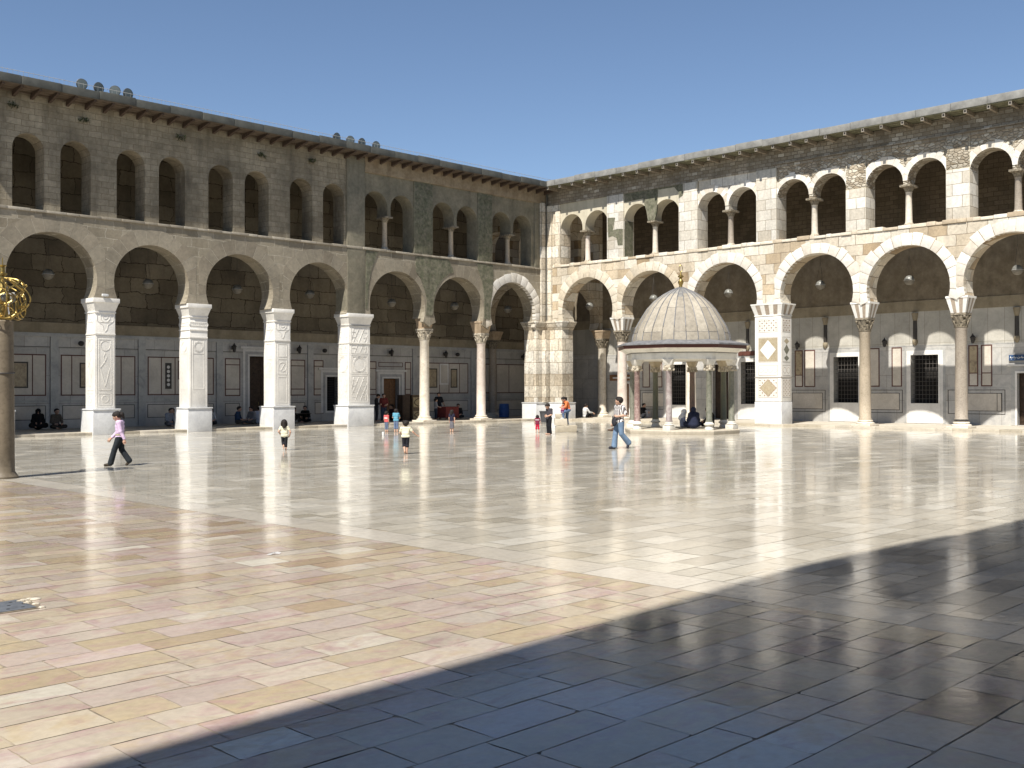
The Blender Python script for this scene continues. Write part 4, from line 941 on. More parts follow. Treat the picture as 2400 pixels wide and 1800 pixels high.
spots += [((2.9, y, z), 'globe lamp on thin chains in the %s arch right of the corner' % ORD[i], 'globe lamps in the right arcade') for i, (y, z) in enumerate(((-1.17, 7.4), (-6.38, 7.58), (-11.81, 7.56), (-17.66, 7.62), (-22.61, 7.51), (-27.89, 7.61)))]
for i, (loc, lab, grp) in enumerate(spots):
    if i == 0: gp.location = loc; o = gp
    else: o = dup(gp, loc, i * .4)
    tag(o, lab, 'lamp', grp)
# wall lanterns
def lantern_proto():
    t = empty('wall_lantern'); mb = MB(); mb.box((-.05, -.02, -.10), (.05, 0, .10)); mb.tube([(0, 0, .06), (0, -.12, .12), (0, -.22, .10)], .014, 5); mb.build('bracket', M['iron'], t)
    mb = MB(); mb.lathe((0, -.22, 0), [(.03, -.26), (.07, -.22), (.12, .04)], 6, 0)
    for k in range(6): mb.tube([(.07 * math.cos(k * math.pi / 3), -.22 + .07 * math.sin(k * math.pi / 3), -.22), (.12 * math.cos(k * math.pi / 3), -.22 + .12 * math.sin(k * math.pi / 3), .04)], .012, 4, 1)
    mb.build('lantern_body', [M['iron'], M['iron']], t, smooth=0)
    mb = MB(); mb.lathe((0, -.22, 0), [(.145, .04), (.15, .06), (.06, .16), (.03, .20), (.02, .26)], 12); mb.build('cap', M['iron'], t); return t
lp = lantern_proto()
ls = [((-19.1, 5.93, 4.32), 0, 'left of the dark doorway, between the second and third carved piers'), ((-14.85, 5.93, 4.33), 0, 'between the third and fourth carved piers'),
      ((-8.04, 5.93, 4.32), 0, 'above the brown door of the left arcade'), ((-3.51, 5.93, 4.31), 0, 'between the two round columns left of the corner'), ((3.8, 5.93, 4.27), 0, 'just left of the rough corner pier')]
es = [((5.68, -14.77, 4.5), -90, 'right of the inlaid square pier'), ((5.68, -20.06, 4.5), -90, 'left of the middle barred window'), ((5.68, -24.79, 4.55), -90, 'right of the rightmost grey column')]
for i, (loc, rz, tx) in enumerate(ls + es):
    o = lp if i == 0 else dup(lp, loc, R(rz))
    o.location = loc; o.rotation_euler = (0, 0, R(rz)); tag(o, 'black wall lantern ' + tx, 'lantern', 'wall lanterns')
def spot_proto():
    t = empty('wall_floodlight'); mb = MB(); mb.tube([(0, 0, 0), (0, -.14, .02)], .025, 6); mb.build('bracket', M['grey_metal'], t)
    mb = MB(); mb.ell((0, -.24, 0), (.15, .14, .13), 12, 8); mb.build('housing', M['iron'], t); return t
sp_ = spot_proto()
for i, (x, tx) in enumerate(((-27.6, 'left of the second carved pier'), (-13.1, 'left of the lattice carved pier'), (-2.5, 'left of the pink column'))):
    o = sp_ if i == 0 else dup(sp_, (x, 5.93, 4.3)); o.location = (x, 5.93, 4.3); tag(o, 'small round floodlight on the shaded dado wall, ' + tx, 'floodlight', 'dado floodlights')
# roof floodlights
def flood_proto():
    t = empty('roof_floodlight'); mb = MB(); mb.tube([(0, .12, -.30), (0, .12, 0)], .02, 6); mb.box((-.1, .0, -.32), (.1, .24, -.27)); mb.build('stand', M['grey_metal'], t)
    mb = MB(); fm = lambda p: (p[0], p[2], p[1]); mb.fm = fm
    mb.lathe((0, 0, 0), [(.18, .16), (.23, .06), (.24, 0), (.225, -.012)], 28); mb.build('housing', M['iron'], t)
    mb = MB(fm); mb.lathe((0, 0, 0), [(.215, -.013), (.11, -.02), (.001, -.022)], 28); mb.build('lens', M['glass'], t); return t
fp = flood_proto()
fx = [(-30.15, 15.42), (-29.38, 15.42), (-28.66, 15.42), (-28.04, 15.42), (-16.57, 15.38), (-15.72, 15.36), (-14.93, 15.37), (-13.98, 15.36)]
pw = ['leftmost', 'second', 'third', 'rightmost']
for i, (x, z) in enumerate(fx):
    o = fp if i == 0 else dup(fp, (x, -.5, z)); o.location = (x, -.40, z - .05); o.rotation_euler = (0, 0, R((-12, 8, -30, 5, 10, -14, 6, -5)[i]))
    tag(o, 'round roof floodlight, %s of the four in the %s cluster' % (pw[i % 4], 'nearer left' if i < 4 else 'farther right'), 'floodlight', 'floodlights on the left roof')
# CCTV, sign
cv = tag(empty('security_camera', (-29.02, -.10, 6.20)), 'small white security camera on the cap of the leftmost full carved pier', 'camera')
mb = MB(); mb.tube([(0, .0, -.09), (0, -.05, .0)], .02, 6); mb.box((-.04, -.02, -.11), (.04, .06, -.08)); mb.build('mount', M['grey_metal'], cv)
mb = MB(); mb.box((-.14, -.16, -.03), (.12, -.04, .08)); mb.tube([(.12, -.10, .025), (.16, -.11, .02)], .035, 8); mb.build('housing', M['plinth_marble'], cv, bevel=.015)
sg = tag(empty('wall_sign', (DE - .09, -27.35, 3.52)), 'blue sign with white writing above the door at the right edge', 'sign')
mb = MB(); mb.box((0, -.86, -.145), (.03, .86, .145)); mb.build('plate', plain('sign_blue', (.03, .07, .16), .4), sg, bevel=.006)
mb = MB(); rs = random.Random(3)
yy = .80
while yy > -.8:
    w_ = rs.uniform(.10, .2); k = rs.random()
    mb.tube([(-.006, yy, .0), (-.006, yy - w_ * .3, -.03 + .05 * k), (-.006, yy - w_ * .6, -.02), (-.006, yy - w_, .02)], .013, 4)
    if k > .4: mb.tube([(-.006, yy - w_ * .2, .0), (-.006, yy - w_ * .25, .09)], .012, 4)
    if k < .7: mb.ell((-.006, yy - w_ * .5, -.085 if k > .35 else .075), (.008, .014, .014), 6, 4)
    yy -= w_ + .04
mb.build('lettering', plain('sign_white', (.75, .75, .72), .5), sg)

# =================================================================== LOOSE THINGS
sb_ = tag(empty('ancient_stone_seat', (-13.0, -13.3, 0)), 'weathered stepped stone blocks on the paving before the corner pier', 'stone block')
ang = R(-45)
def rb(mb, x0, x1, y0, y1, z0, z1, jit=.03):
    P = lambda x, y, z: (x * math.cos(ang) - y * math.sin(ang), x * math.sin(ang) + y * math.cos(ang), z)
    c = [(x0, y0, z0), (x1, y0, z0), (x1, y1, z0), (x0, y1, z0), (x0, y0, z1), (x1, y0, z1), (x1, y1, z1), (x0, y1, z1)]
    i = mb.pts([P(a + random.uniform(-jit, jit), b + random.uniform(-jit, jit), max(0, z + random.uniform(-jit, jit) * (z > 0))) for a, b, z in c])
    for q in ((0, 3, 2, 1), (4, 5, 6, 7), (0, 1, 5, 4), (1, 2, 6, 5), (2, 3, 7, 6), (3, 0, 4, 7)): mb.face([i + j for j in q], None, rt3())
for nm, a in (('lower_block', (-.45, .52, -.35, .45, 0, .30)), ('middle_block', (-.50, .10, -.2, .35, .31, .64)), ('upper_block', (-.46, -.02, -.12, .3, .65, .86))):
    mb = MB(); rb(mb, *a); mb.build(nm, M['step'], sb_, bevel=.035)
bn = tag(empty('waste_bin', (-3.1, -2.75, 0)), 'dark grey open waste bin against the foot of the corner pier', 'bin')
mb = MB(); mb.lathe((0, 0, 0), [(.22, 0), (.31, .62), (.33, .63), (.33, .68), (.29, .68), (.20, .05)], 20); mb.build('tub', plain('bin_grey', (.06, .06, .065), .6), bn)
mb = MB(); mb.tube([(-.33, 0, .6), (-.38, 0, .5), (-.33, 0, .45)], .015, 5); mb.tube([(.33, 0, .6), (.38, 0, .5), (.33, 0, .45)], .015, 5); mb.build('handle', M['iron'], bn)
bb = tag(empty('blue_drum', (-.35, 3.5, .12)), 'blue plastic drum in the shade right of the pink column', 'drum')
mb = MB(); mb.lathe((0, 0, 0), [(.28, 0), (.33, .03), (.35, .4), (.33, .8), (.30, .85)], 22)
for zz in (.28, .55): mb.lathe((0, 0, 0), [(.345, zz - .02), (.365, zz), (.345, zz + .02)], 22, cap=False)
mb.build('drum_body', plain('blue_plastic', (.02, .07, .22), .4), bb); mb = MB(); mb.lathe((0, 0, 0), [(.33, .85), (.33, .90), (.28, .92)], 22); mb.build('lid', plain('blue_lid', (.03, .09, .26), .4), bb)
cbn = tag(empty('cabinet', (-8.35, 3.0, .12)), 'painted cabinet with curved gold motifs left of the pale column', 'cabinet')
M['cab_wood'] = plain('cabinet_wood', (.09, .06, .035), .5, var=.4); M['cab_gold'] = plain('cabinet_panel', (.34, .27, .15), .5, var=.4)
mb = MB(); mb.box((-.48, -.24, 0), (.40, .24, 1.48)); mb.box((-.52, -.27, 1.48), (.44, .27, 1.54)); mb.build('carcass', M['cab_wood'], cbn, bevel=.01)
for z0, z1 in ((.80, 1.40), (.12, .58)):
    mb = MB(); mb.box((-.42, -.262, z0), (.36, -.24, z1)); po = mb.build('panel', M['cab_gold'], cbn, bevel=.005); mb = MB()
    for sx in (-1, 1): mb.tube([(-.03 + sx * (.02 + .30 * math.sin(t)), -.27, z0 + .06 + (z1 - z0 - .12) * t / math.pi) for t in [math.pi * j / 12 for j in range(13)]], .03, 5); 
    mb.build('motif', M['cab_wood'], po)
tb_ = tag(empty('box_stand', (-9.25, 3.1, .12)), 'tall dark cupboard in the shade beside the painted cabinet', 'cupboard')
mb = MB(); mb.box((-.28, -.25, 0), (.30, .25, 1.55)); mb.build('carcass', M['wood_dark'], tb_, bevel=.01); mb = MB(); mb.box((-.24, -.272, .1), (.26, -.25, 1.48)); mb.build('door', M['wood_dark'], tb_, bevel=.008)
rt_ = tag(empty('stall_table', (-5.75, 3.0, .12)), 'table draped with a red cloth between the two round columns', 'table')
mb = MB(); mb.box((-.50, -.35, .74), (.50, .35, .78)); mb.build('tabletop', M['wood_brown'], rt_)
for sx in (-.44, .44):
    for sy in (-.30, .30): mb = MB(); mb.tube([(sx, sy, 0), (sx, sy, .74)], .025, 6); mb.build('leg', M['wood_brown'], rt_)
mb = MB(); n = 48; per = []
for k in range(n):
    t = k / n * 4; s_, f = int(t), t - int(t); a = [(-.53, -.38), (.53, -.38), (.53, .38), (-.53, .38)]; p, q = a[s_], a[(s_ + 1) % 4]; per.append((p[0] + (q[0] - p[0]) * f, p[1] + (q[1] - p[1]) * f))
i0 = mb.pts([(x, y, .80) for x, y in per]); i1 = mb.pts([(x * (1.03 + .025 * math.sin(k * 2.1)), y * (1.03 + .03 * math.sin(k * 2.1)), .12) for k, (x, y) in enumerate(per)])
for k in range(n): mb.face([i0 + k, i0 + (k + 1) % n, i1 + (k + 1) % n, i1 + k])
mb.face([i0 + k for k in range(n)]); tag(mb.build('tablecloth', plain('red_cloth', (.17, .035, .03), .85), None, loc=(-5.75, 3.0, .12)), 'dark red cloth hanging over the stall table', 'tablecloth')
lt = tag(empty('side_table', (-15.35, 4.7, .12)), 'low thin legged table beside the black clad sitter', 'table')
mb = MB(); mb.box((-.45, -.25, .50), (.45, .25, .53)); mb.build('tabletop', M['wood_dark'], lt)
for sx in (-.4, .4): 
    for sy in (-.2, .2): mb = MB(); mb.tube([(sx, sy, 0), (sx, sy, .5)], .015, 5); mb.build('leg', M['iron'], lt)
sb3 = tag(empty('stone_base', (-1.0, 4.2, .12)), 'pale stone block at the foot of the shaded column behind the arcade', 'stone block')
mb = MB(); mb.box((-.45, -.3, 0), (.45, .3, .14)); mb.build('lower_step', M['step'], sb3, bevel=.02); mb = MB(); mb.box((-.33, -.22, .14), (.33, .22, .28)); mb.build('upper_step', M['step'], sb3, bevel=.02)
dg = tag(empty('drain_cover', (-46.4, -36.03, 0)), 'grey perforated drain cover with broken pale stone edging, left foreground', 'drain cover')
mb = MB(); mb.box((-1.0, -.27, -.004), (.66, .27, .007)); mb.build('frame', M['joint'], dg)
M['drain'] = plain('drain_metal', (.13, .14, .155), .45, .5, .3, var=.3)
mb = MB(); mb.box((-1.0, -.24, .006), (.60, .24, .012), 0)
for k in range(12):
    for j in range(3): mb.lathe((-.92 + k * .13 + (j % 2) * .06, -.15 + j * .15, .0125), [(.018, 0), (.001, .0006)], 8, 1, cap=False)  # holes are flat black discs, their inner shade painted on the plate
mb.build('plate', [M['drain'], M['dark']], dg)
mb = MB()
for k in range(9):
    x, y = random.uniform(.60, .78), random.uniform(-.27, .27); s_ = random.uniform(.025, .055)
    mb.ell((x, y, .005), (s_, s_ * random.uniform(.6, 1), .014), 6, 4, tint=rt3())
mb.build('broken_edging', M['step'], dg)
for i, (x, y, tx) in enumerate(((-42.56, -35.11, 'white crumpled scrap of paper on the rose paving'), (-21.12, -10.03, 'white paper cup lying left of the boy with his arm out'), (-25.99, -4.65, 'tiny white scrap near the foot of the third carved pier'))):
    mb = MB()
    if i == 1: mb.lathe((0, 0, 0), [(.05, .0), (.065, .16), (.055, .155)], 12)
    else:
        for k in range(7): mb.poly([(random.uniform(-.11, .11), random.uniform(-.06, .06), random.uniform(.003, .03)) for _ in range(3)])
    tag(mb.build('paper_cup' if i == 1 else 'paper_scrap', M['plinth_marble'], None, loc=(x, y, .002), smooth=0), tx, 'litter')

# =================================================================== PEOPLE (signed distance fields turned into continuous skins)
def _seg(P, a, b, ra, rb):
    a = np.array(a, float); b = np.array(b, float); ab = b - a; L = float(ab @ ab) + 1e-12
    t = np.clip(((P - a) @ ab) / L, 0, 1)[..., None]
    return np.linalg.norm(P - a - t * ab, axis=-1) - (ra + (rb - ra) * t[..., 0])
def _ell(P, c, r):
    q = (P - np.array(c)) / np.array(r); k = np.linalg.norm(q, axis=-1); return (k - 1) * min(r)
def field_mesh(prims, vox, k, cuts=()):
    """prims: ('s', a, b, ra, rb) or ('e', c, (rx, ry, rz)); smooth union, cut by half spaces (n, d): keep n.p <= d"""
    lo = np.full(3, 1e9); hi = -lo
    for p in prims:
        if p[0] == 's':
            m = max(p[3], p[4]); q = np.array([p[1], p[2]], float); lo = np.minimum(lo, q.min(0) - m); hi = np.maximum(hi, q.max(0) + m)
        else: lo = np.minimum(lo, np.array(p[1]) - np.array(p[2])); hi = np.maximum(hi, np.array(p[1]) + np.array(p[2]))
    lo -= 2.5 * vox; n = np.ceil((hi + 2.5 * vox - lo) / vox).astype(int) + 1
    D = np.full(n, .3)
    for p in prims:
        if p[0] == 's': m = max(p[3], p[4]); q = np.array([p[1], p[2]], float); a, b = q.min(0) - m, q.max(0) + m
        else: a, b = np.array(p[1]) - np.array(p[2]), np.array(p[1]) + np.array(p[2])
        i0 = np.maximum(((a - k * 1.5 - 2 * vox - lo) / vox).astype(int), 0); i1 = np.minimum(np.ceil((b + k * 1.5 + 2 * vox - lo) / vox).astype(int) + 1, n)
        sl = tuple(slice(x, y) for x, y in zip(i0, i1))
        P = np.stack(np.meshgrid(*[lo[d] + vox * np.arange(i0[d], i1[d]) for d in range(3)], indexing='ij'), -1)
        d = _seg(P, *p[1:]) if p[0] == 's' else _ell(P, p[1], p[2])
        A = D[sl]; kk = min(k, (min(p[3], p[4]) if p[0] == 's' else min(p[2])) * .9)
        h = np.clip(.5 + .5 * (A - d) / kk, 0, 1); D[sl] = A * (1 - h) + d * h - kk * h * (1 - h)
    if cuts:
        P = np.stack(np.meshgrid(*[lo[d] + vox * np.arange(n[d]) for d in range(3)], indexing='ij'), -1)
        for nn, dd in cuts:
            nn = np.array(nn, float); nn /= np.linalg.norm(nn); D = np.maximum(D, P @ nn - dd)
    s = D < 0
    c = np.zeros(n - 1, int); ps = np.zeros((*(n - 1), 3)); cnt = np.zeros(n - 1)
    corner = lambda o: tuple(slice(x, n[i] - 1 + x) for i, x in enumerate(o))
    for ax in range(3):
        for o in ((0, 0), (0, 1), (1, 0), (1, 1)):
            o0 = list(o); o0.insert(ax, 0); o1 = list(o); o1.insert(ax, 1)
            a, b = D[corner(o0)], D[corner(o1)]; m = (a < 0) != (b < 0)
            t = np.where(m, a / np.where(m, a - b, 1), 0); v = np.zeros((*(n - 1), 3)); v[..., ax] = t
            for i in range(3):
                if i != ax: v[..., i] = o0[i]
            ps += np.where(m[..., None], v, 0); cnt += m
    act = cnt > 0; idx = -np.ones(n - 1, int); idx[act] = np.arange(act.sum())
    I = np.argwhere(act); V = lo + vox * (I + ps[act] / cnt[act][:, None])
    F = []
    for ax in range(3):
        u, w_ = [(1, 2), (2, 0), (0, 1)][ax]
        a = s[tuple(slice(0, n[i] - 1) if i == ax else slice(1, n[i] - 1) for i in range(3))]; b = s[tuple(slice(1, n[i]) if i == ax else slice(1, n[i] - 1) for i in range(3))]
        for fl, m in ((0, a & ~b), (1, b & ~a)):
            q = np.argwhere(m)
            if len(q) == 0: continue
            for i in range(3):
                if i != ax: q[:, i] += 1
            e1 = np.zeros(3, int); e1[u] = 1; e2 = np.zeros(3, int); e2[w_] = 1
            g = lambda x: idx[x[:, 0], x[:, 1], x[:, 2]]
            qq = np.stack([g(q), g(q - e1), g(q - e1 - e2), g(q - e2)], 1); F.append(qq[:, ::-1] if fl else qq)
    return V, np.concatenate(F)
def field_obj(name, prims, vox, k, mat, parent, cuts=()):
    V, F = field_mesh(prims, vox, k, cuts)
    me = bpy.data.meshes.new(name); me.from_pydata(V.tolist(), [], F.tolist()); me.materials.append(mat); me.shade_smooth()
    o = bpy.data.objects.new(name, me); COL.objects.link(o); o.parent = parent; return o
CM = {}
def cloth(c, rough=.85):
    if c not in CM:
        g = G('cloth'); p3 = g.objc(); n = g.noise(g.vmul(p3, (1, 1, .55)), 7, 2, .5, dist=1.2)
        cc = g.n('ShaderNodeRGB'); cc.outputs[0].default_value = (*c, 1)
        col = g.scale(cc.outputs[0], g.rng(g.noise(p3, 5, 4, .6), .3, .7, .8, 1.12)); g.bump(n, .55, .035); CM[c] = g.out(col, rough, .12)
    return CM[c]
SKIN = plain('skin', (.46, .28, .20), .55, .3, var=.08); HAIR = None; EYE = plain('eye_dark', (.01, .01, .01), .3)
_g = G('black_hair'); _p = _g.objc(); _g.bump(_g.noise(_g.vmul(_p, (1, 1, .35)), 60, 3, .6), .9, .02); HAIR = _g.out((.016, .012, .010), .62, .25)
def striped_mat():
    g = G('striped_shirt'); p = g.sep(g.objc()); v = g.math('SINE', g.math('MULTIPLY', p[0], 95.0))
    c = g.ramp(g.rng(v, -1, 1, 0, 1), [(0, (.10, .085, .085)), (.60, (.11, .095, .095)), (.68, (.62, .60, .58)), (1, (.68, .66, .64))]); g.bump(g.noise(g.vmul(g.objc(), (1, 1, .55)), 7, 2, .5, dist=1.2), .9, .035); return g.out(c, .85, .12)
STAND = dict(hd=(0, .012, .925), nk=(0, -.005, .845), ch=(0, -.008, .74), wa=(0, 0, .63), pe=(0, 0, .53),
    shL=(-.105, -.005, .805), elL=(-.128, -.015, .635), wrL=(-.130, .03, .49), haL=(-.128, .045, .445), shR=(.105, -.005, .805), elR=(.128, -.015, .635), wrR=(.130, .03, .49), haR=(.128, .045, .445),
    hipL=(-.05, 0, .515), knL=(-.055, .015, .285), anL=(-.056, -.012, .05), toL=(-.062, .085, .022), hipR=(.05, 0, .515), knR=(.055, .015, .285), anR=(.056, -.012, .05), toR=(.062, .085, .022))
SIT = dict(hd=(0, .04, .475), nk=(0, .0, .395), ch=(0, -.03, .285), wa=(0, -.03, .17), pe=(0, -.02, .075),
    shL=(-.105, -.005, .355), elL=(-.15, .03, .19), wrL=(-.10, .14, .14), haL=(-.07, .175, .13), shR=(.105, -.005, .355), elR=(.15, .03, .19), wrR=(.10, .14, .14), haR=(.07, .175, .13),
    hipL=(-.06, -.01, .07), knL=(-.19, .15, .075), anL=(.02, .19, .04), toL=(.09, .20, .03), hipR=(.06, -.01, .07), knR=(.19, .15, .075), anR=(-.02, .15, .04), toR=(-.09, .15, .03))
KNEES = dict(SIT, knL=(-.07, .20, .27), anL=(-.06, .24, .05), toL=(-.06, .33, .02), knR=(.07, .20, .27), anR=(.06, .24, .05), toR=(.06, .33, .02), wrL=(-.06, .22, .22), haL=(-.02, .25, .21), wrR=(.06, .22, .22), haR=(.02, .25, .21), elL=(-.15, .09, .22), elR=(.15, .09, .22))
def person(label, loc, face, H, pose=STAND, hs=1.0, yaw=0, pitch=0, shirt=None, sleeve=.55, hem=.50, pants=None, leg=1.0, flare=0, skirt=None, shoes=None, hair='short', hood=None, vox=.0085, group=None, w=1.0, band=None, shirtmat=None, belt=None):
    J = {k: Vector(v) * H for k, v in dict(STAND, **pose).items()}
    root = empty('person', loc, R(face - 90)); tag(root, label, 'person', group)
    u = H; B = []; S_ = lambda a, b, ra, rb, L=B: L.append(('s', tuple(a), tuple(b), ra * u, rb * u)); E_ = lambda c, r, L=B: L.append(('e', tuple(c), tuple(x * u for x in r)))
    rot = Matrix.Rotation(R(yaw), 3, 'Z') @ Matrix.Rotation(R(-pitch), 3, 'X')
    hd = J['hd']; hp = lambda x, y, z: hd + rot @ (Vector((x, y, z)) * u * hs)
    S_(hp(0, -.012, .012), hp(0, .008, .016), .060 * hs, .058 * hs); S_(hp(0, .018, -.015), hp(0, .026, -.045), .046 * hs, .030 * hs); S_(hp(0, .062, .008), hp(0, .0725, -.014), .006 * hs, .0085 * hs)
    for sx in (-1, 1): S_(hp(sx * .058, -.004, .006), hp(sx * .060, -.006, -.02), .010 * hs, .008 * hs)
    S_(hp(-.016, .060, -.038), hp(.016, .060, -.038), .006 * hs, .006 * hs)
    S_(J['nk'], hp(0, -.012, -.02), .034, .030)
    dL, dR = J['shL'], J['shR']; ax = (dR - dL).normalized()
    def torso(L, k):
        S_(dL + ax * .012 * u, dR - ax * .012 * u, (.042 + k) * w, (.042 + k) * w, L); c = J['ch']
        S_(c - ax * .05 * u * w, c + ax * .05 * u * w, (.060 + k), (.060 + k), L); wv = J['wa']; S_(wv - ax * .035 * u * w, wv + ax * .035 * u * w, .057 * w + k, .057 * w + k, L)
        S_((c + wv) / 2 - ax * .042 * u * w, (c + wv) / 2 + ax * .042 * u * w, .058 + k, .058 + k, L)
        p = J['pe']; S_(p - ax * .042 * u * w, p + ax * .042 * u * w, .060 * w + k, .060 * w + k, L); S_(wv, p, .06 * w + k, .06 * w + k, L)
        S_((dL + dR) / 2, J['nk'], .05 + k, .032 + k, L)
    def arm(L, s_, f, k, k2=None):
        k2 = k if k2 is None else k2
        a, b, c = J['sh' + s_], J['el' + s_], J['wr' + s_]
        if f <= 1: S_(a, a + (b - a) * f, .036 + k, .029 + k2, L)
        else: S_(a, b, .036 + k, .028 + k, L); S_(b, b + (c - b) * (f - 1), .027 + k, .020 + k2, L)
    def legs(L, s_, f, k, fl=0):
        a, b, c = J['hip' + s_], J['kn' + s_], J['an' + s_]; l1, l2 = (b - a).length, (c - b).length; d = f * (l1 + l2)
        if d <= l1: S_(a, a + (b - a) * d / l1, .057 + k, .045 + k + fl, L)
        else: S_(a, b, .057 + k, .040 + k, L); S_(b, b + (c - b) * (d - l1) / l2, .040 + k, .026 + k + fl, L)
    torso(B, 0)
    for s_ in 'LR':
        arm(B, s_, 2, 0); legs(B, s_, 1, 0); a, t = J['an' + s_], J['to' + s_]
        S_(a, a + Vector((0, 0, -.022 * u)), .027, .024); S_(a + Vector((0, 0, -.022 * u)), t, .024, .019)
        wr, ha = J['wr' + s_], J['ha' + s_]; dv = (ha - wr).normalized(); sd = dv.cross(Vector((1, 0, 0)))
        if sd.length < .2: sd = dv.cross(Vector((0, 0, 1)))
        sd.normalize(); nrm = dv.cross(sd); fr_ = .0085 if vox < .01 else .0105
        S_(wr, ha, .017, .018); S_(ha - sd * .009 * u, ha + sd * .011 * u, .014, .014)
        for q, (o, ln) in enumerate(((-.017, .040), (-.006, .048), (.006, .045), (.017, .035))):
            p0 = ha + sd * o * u * 1.15; p1 = p0 + dv * ln * .6 * u + sd * o * .2 * u; p2 = p1 + dv * ln * .45 * u + nrm * .012 * u * (1 if s_ == 'L' else -1)
            B.append(('s', tuple(p0), tuple(p1), fr_, fr_ * .95)); B.append(('s', tuple(p1), tuple(p2), fr_ * .95, fr_ * .8))
        t0 = wr + (ha - wr) * .35 - sd * .014 * u; t1 = t0 + dv * .028 * u - sd * .018 * u; B.append(('s', tuple(t0), tuple(t1), fr_ * 1.1, fr_)); B.append(('s', tuple(t1), tuple(t1 + dv * .022 * u), fr_, fr_ * .85))
    body = field_obj('body', B, vox, .016 * u, SKIN, root)
    for sx in (-1, 1):
        mb = MB(); mb.ell(tuple(hp(sx * .024, .058, .004)), (.009 * u * hs,) * 3, 8, 6); mb.build('eye', EYE, body)
    if shirt:
        L = []; torso(L, .012)
        for s_ in 'LR': arm(L, s_, sleeve, .010, .014 if sleeve <= 1 else .007)
        pe, ch = J['pe'], J['ch']; ax_t = (pe - ch).normalized()
        if pose.get('_long'): S_(pe, pe + ax_t * .10 * u, .075, .08, L)
        cuts = [(tuple(ax_t), float(ch.dot(ax_t)) + (.74 - hem) * u)]
        if sleeve < 1.2 and False: pass
        cuts_n = [((0, 0, 1), max(J['nk'].z + .012 * u, max(dL.z, dR.z) + .046 * u))]
        keep = cuts if pose.get('pe', (0, 0, .5))[2] > .3 and not any(J['wr' + q].dot(ax_t) > cuts[0][1] and sleeve > 1.4 for q in 'LR') else []
        o = field_obj('shirt', L, vox, .014 * u, shirtmat or cloth(shirt), root, keep + cuts_n)
        if band:
            L2 = []; torso(L2, .0135); z = J['ch'].z; field_obj('print', L2, vox, .014 * u, cloth(band[0]), o, [((0, 0, 1), z + band[2] * u), ((0, 0, -1), -(z + band[1] * u))])
    if pants:
        L = []; p = J['pe']; S_(p - ax * .042 * u * w, p + ax * .042 * u * w, .060 * w + .009, .060 * w + .009, L); S_(p, J['wa'] + (p - J['wa']) * .45, .062 * w + .009, .058 * w + .009, L)
        for s_ in 'LR': legs(L, s_, leg, .010, flare)
        o = field_obj('trousers', L, vox, .012 * u, cloth(pants), root, [((0, 0, -1), -.022 * u)] if pose.get('pe', (0, 0, .5))[2] > .3 and leg > .9 else [])
        if belt:
            L = []; q = p + (J['wa'] - p) * .5; S_(q - ax * .04 * u, q + ax * .04 * u, .069 * w, .069 * w, L); field_obj('belt', L, vox, .01, cloth(belt), o, [((0, 0, 1), q.z + .016 * u), ((0, 0, -1), -(q.z - .016 * u))])
    if skirt:
        L = []; p = J['pe']; z = skirt[1] * u
        for sx in (-1, 0, 1): S_(p + Vector((sx * .035 * u, 0, .04 * u)), Vector((sx * skirt[2] * u, p.y, z)), .062, .062, L)
        field_obj('skirt', L, vox, .02 * u, cloth(skirt[0]), root, [((0, 0, -1), -z)])
    if shoes:
        for s_ in 'LR':
            L = []; a, t = J['an' + s_], J['to' + s_]; S_(a + Vector((0, 0, -.024 * u)), t, .030, .025, L); S_(a, a + Vector((0, 0, -.02 * u)), .031, .03, L); field_obj('shoe', L, vox, .01 * u, cloth(shoes, .6), root)
    L = []; k = .009
    S_(hp(0, -.020, .022), hp(0, .004, .028), (.060 + k) * hs, (.056 + k) * hs, L)
    if hair == 'long': S_(hp(0, -.045, .02), hp(0, -.055, -.075), .050 * hs, .046 * hs, L); S_(hp(-.045, -.02, .0), hp(-.05, -.03, -.05), .03 * hs, .025 * hs, L); S_(hp(.045, -.02, .0), hp(.05, -.03, -.05), .03 * hs, .025 * hs, L)
    if hair == 'curly':
        for q in range(14):
            t = q * 2.4; E_(hp(.055 * math.cos(t), -.02 + .05 * math.sin(t), .03 + .03 * math.sin(q * 1.7)), (.026 * hs,) * 3, L)
    if hair == 'tail': S_(hp(0, -.07, .02), hp(0, -.095, -.005), .028 * hs, .034 * hs, L); S_(hp(0, -.095, -.005), hp(0, -.09, -.075), .034 * hs, .016 * hs, L)
    n = rot @ Vector((0, .62, -.78)); lim = float(n.dot(hp(0, .047, .012))); n2 = rot @ Vector((0, 1, 0))
    if hood is None: field_obj('hair', L, vox, .012 * u, HAIR, root, [(tuple(n), float(n.dot(hp(0, .040, .032)))),] if hair == 'short' else [(tuple(rot @ Vector((0, .70, -.714))), float((rot @ Vector((0, .70, -.714))).dot(hp(0, .042, .030))))])
    else:
        L = []; S_(hp(0, -.02, .02), hp(0, .0, .025), .078 * hs, .074 * hs, L); S_(hp(0, -.015, -.03), J['ch'] + Vector((0, 0, .02 * u)), .066, .115, L); S_(dL, dR, .06, .06, L); n3 = rot @ Vector((0, 1, 0))
        if len(hood) > 3: 
            S_(J['ch'], J['pe'], .12, .14, L)
            for s_ in 'LR': S_(J['hip' + s_], J['kn' + s_], .085, .075, L); S_(J['kn' + s_], J['an' + s_], .07, .05, L); S_(J['sh' + s_], J['el' + s_], .055, .05, L); S_(J['el' + s_], J['wr' + s_], .05, .04, L)
        field_obj('cloak' if len(hood) > 3 else 'headscarf', L, vox * 1.3, .03 * u, cloth(hood[:3]), root)
    zs = min((root.matrix_basis @ Vector((0, 0, 0))).z + min(v.co.z for v in c.data.vertices) for c in root.children if c.type == 'MESH')
    root.location.z += loc[2] - zs - .002
    return root
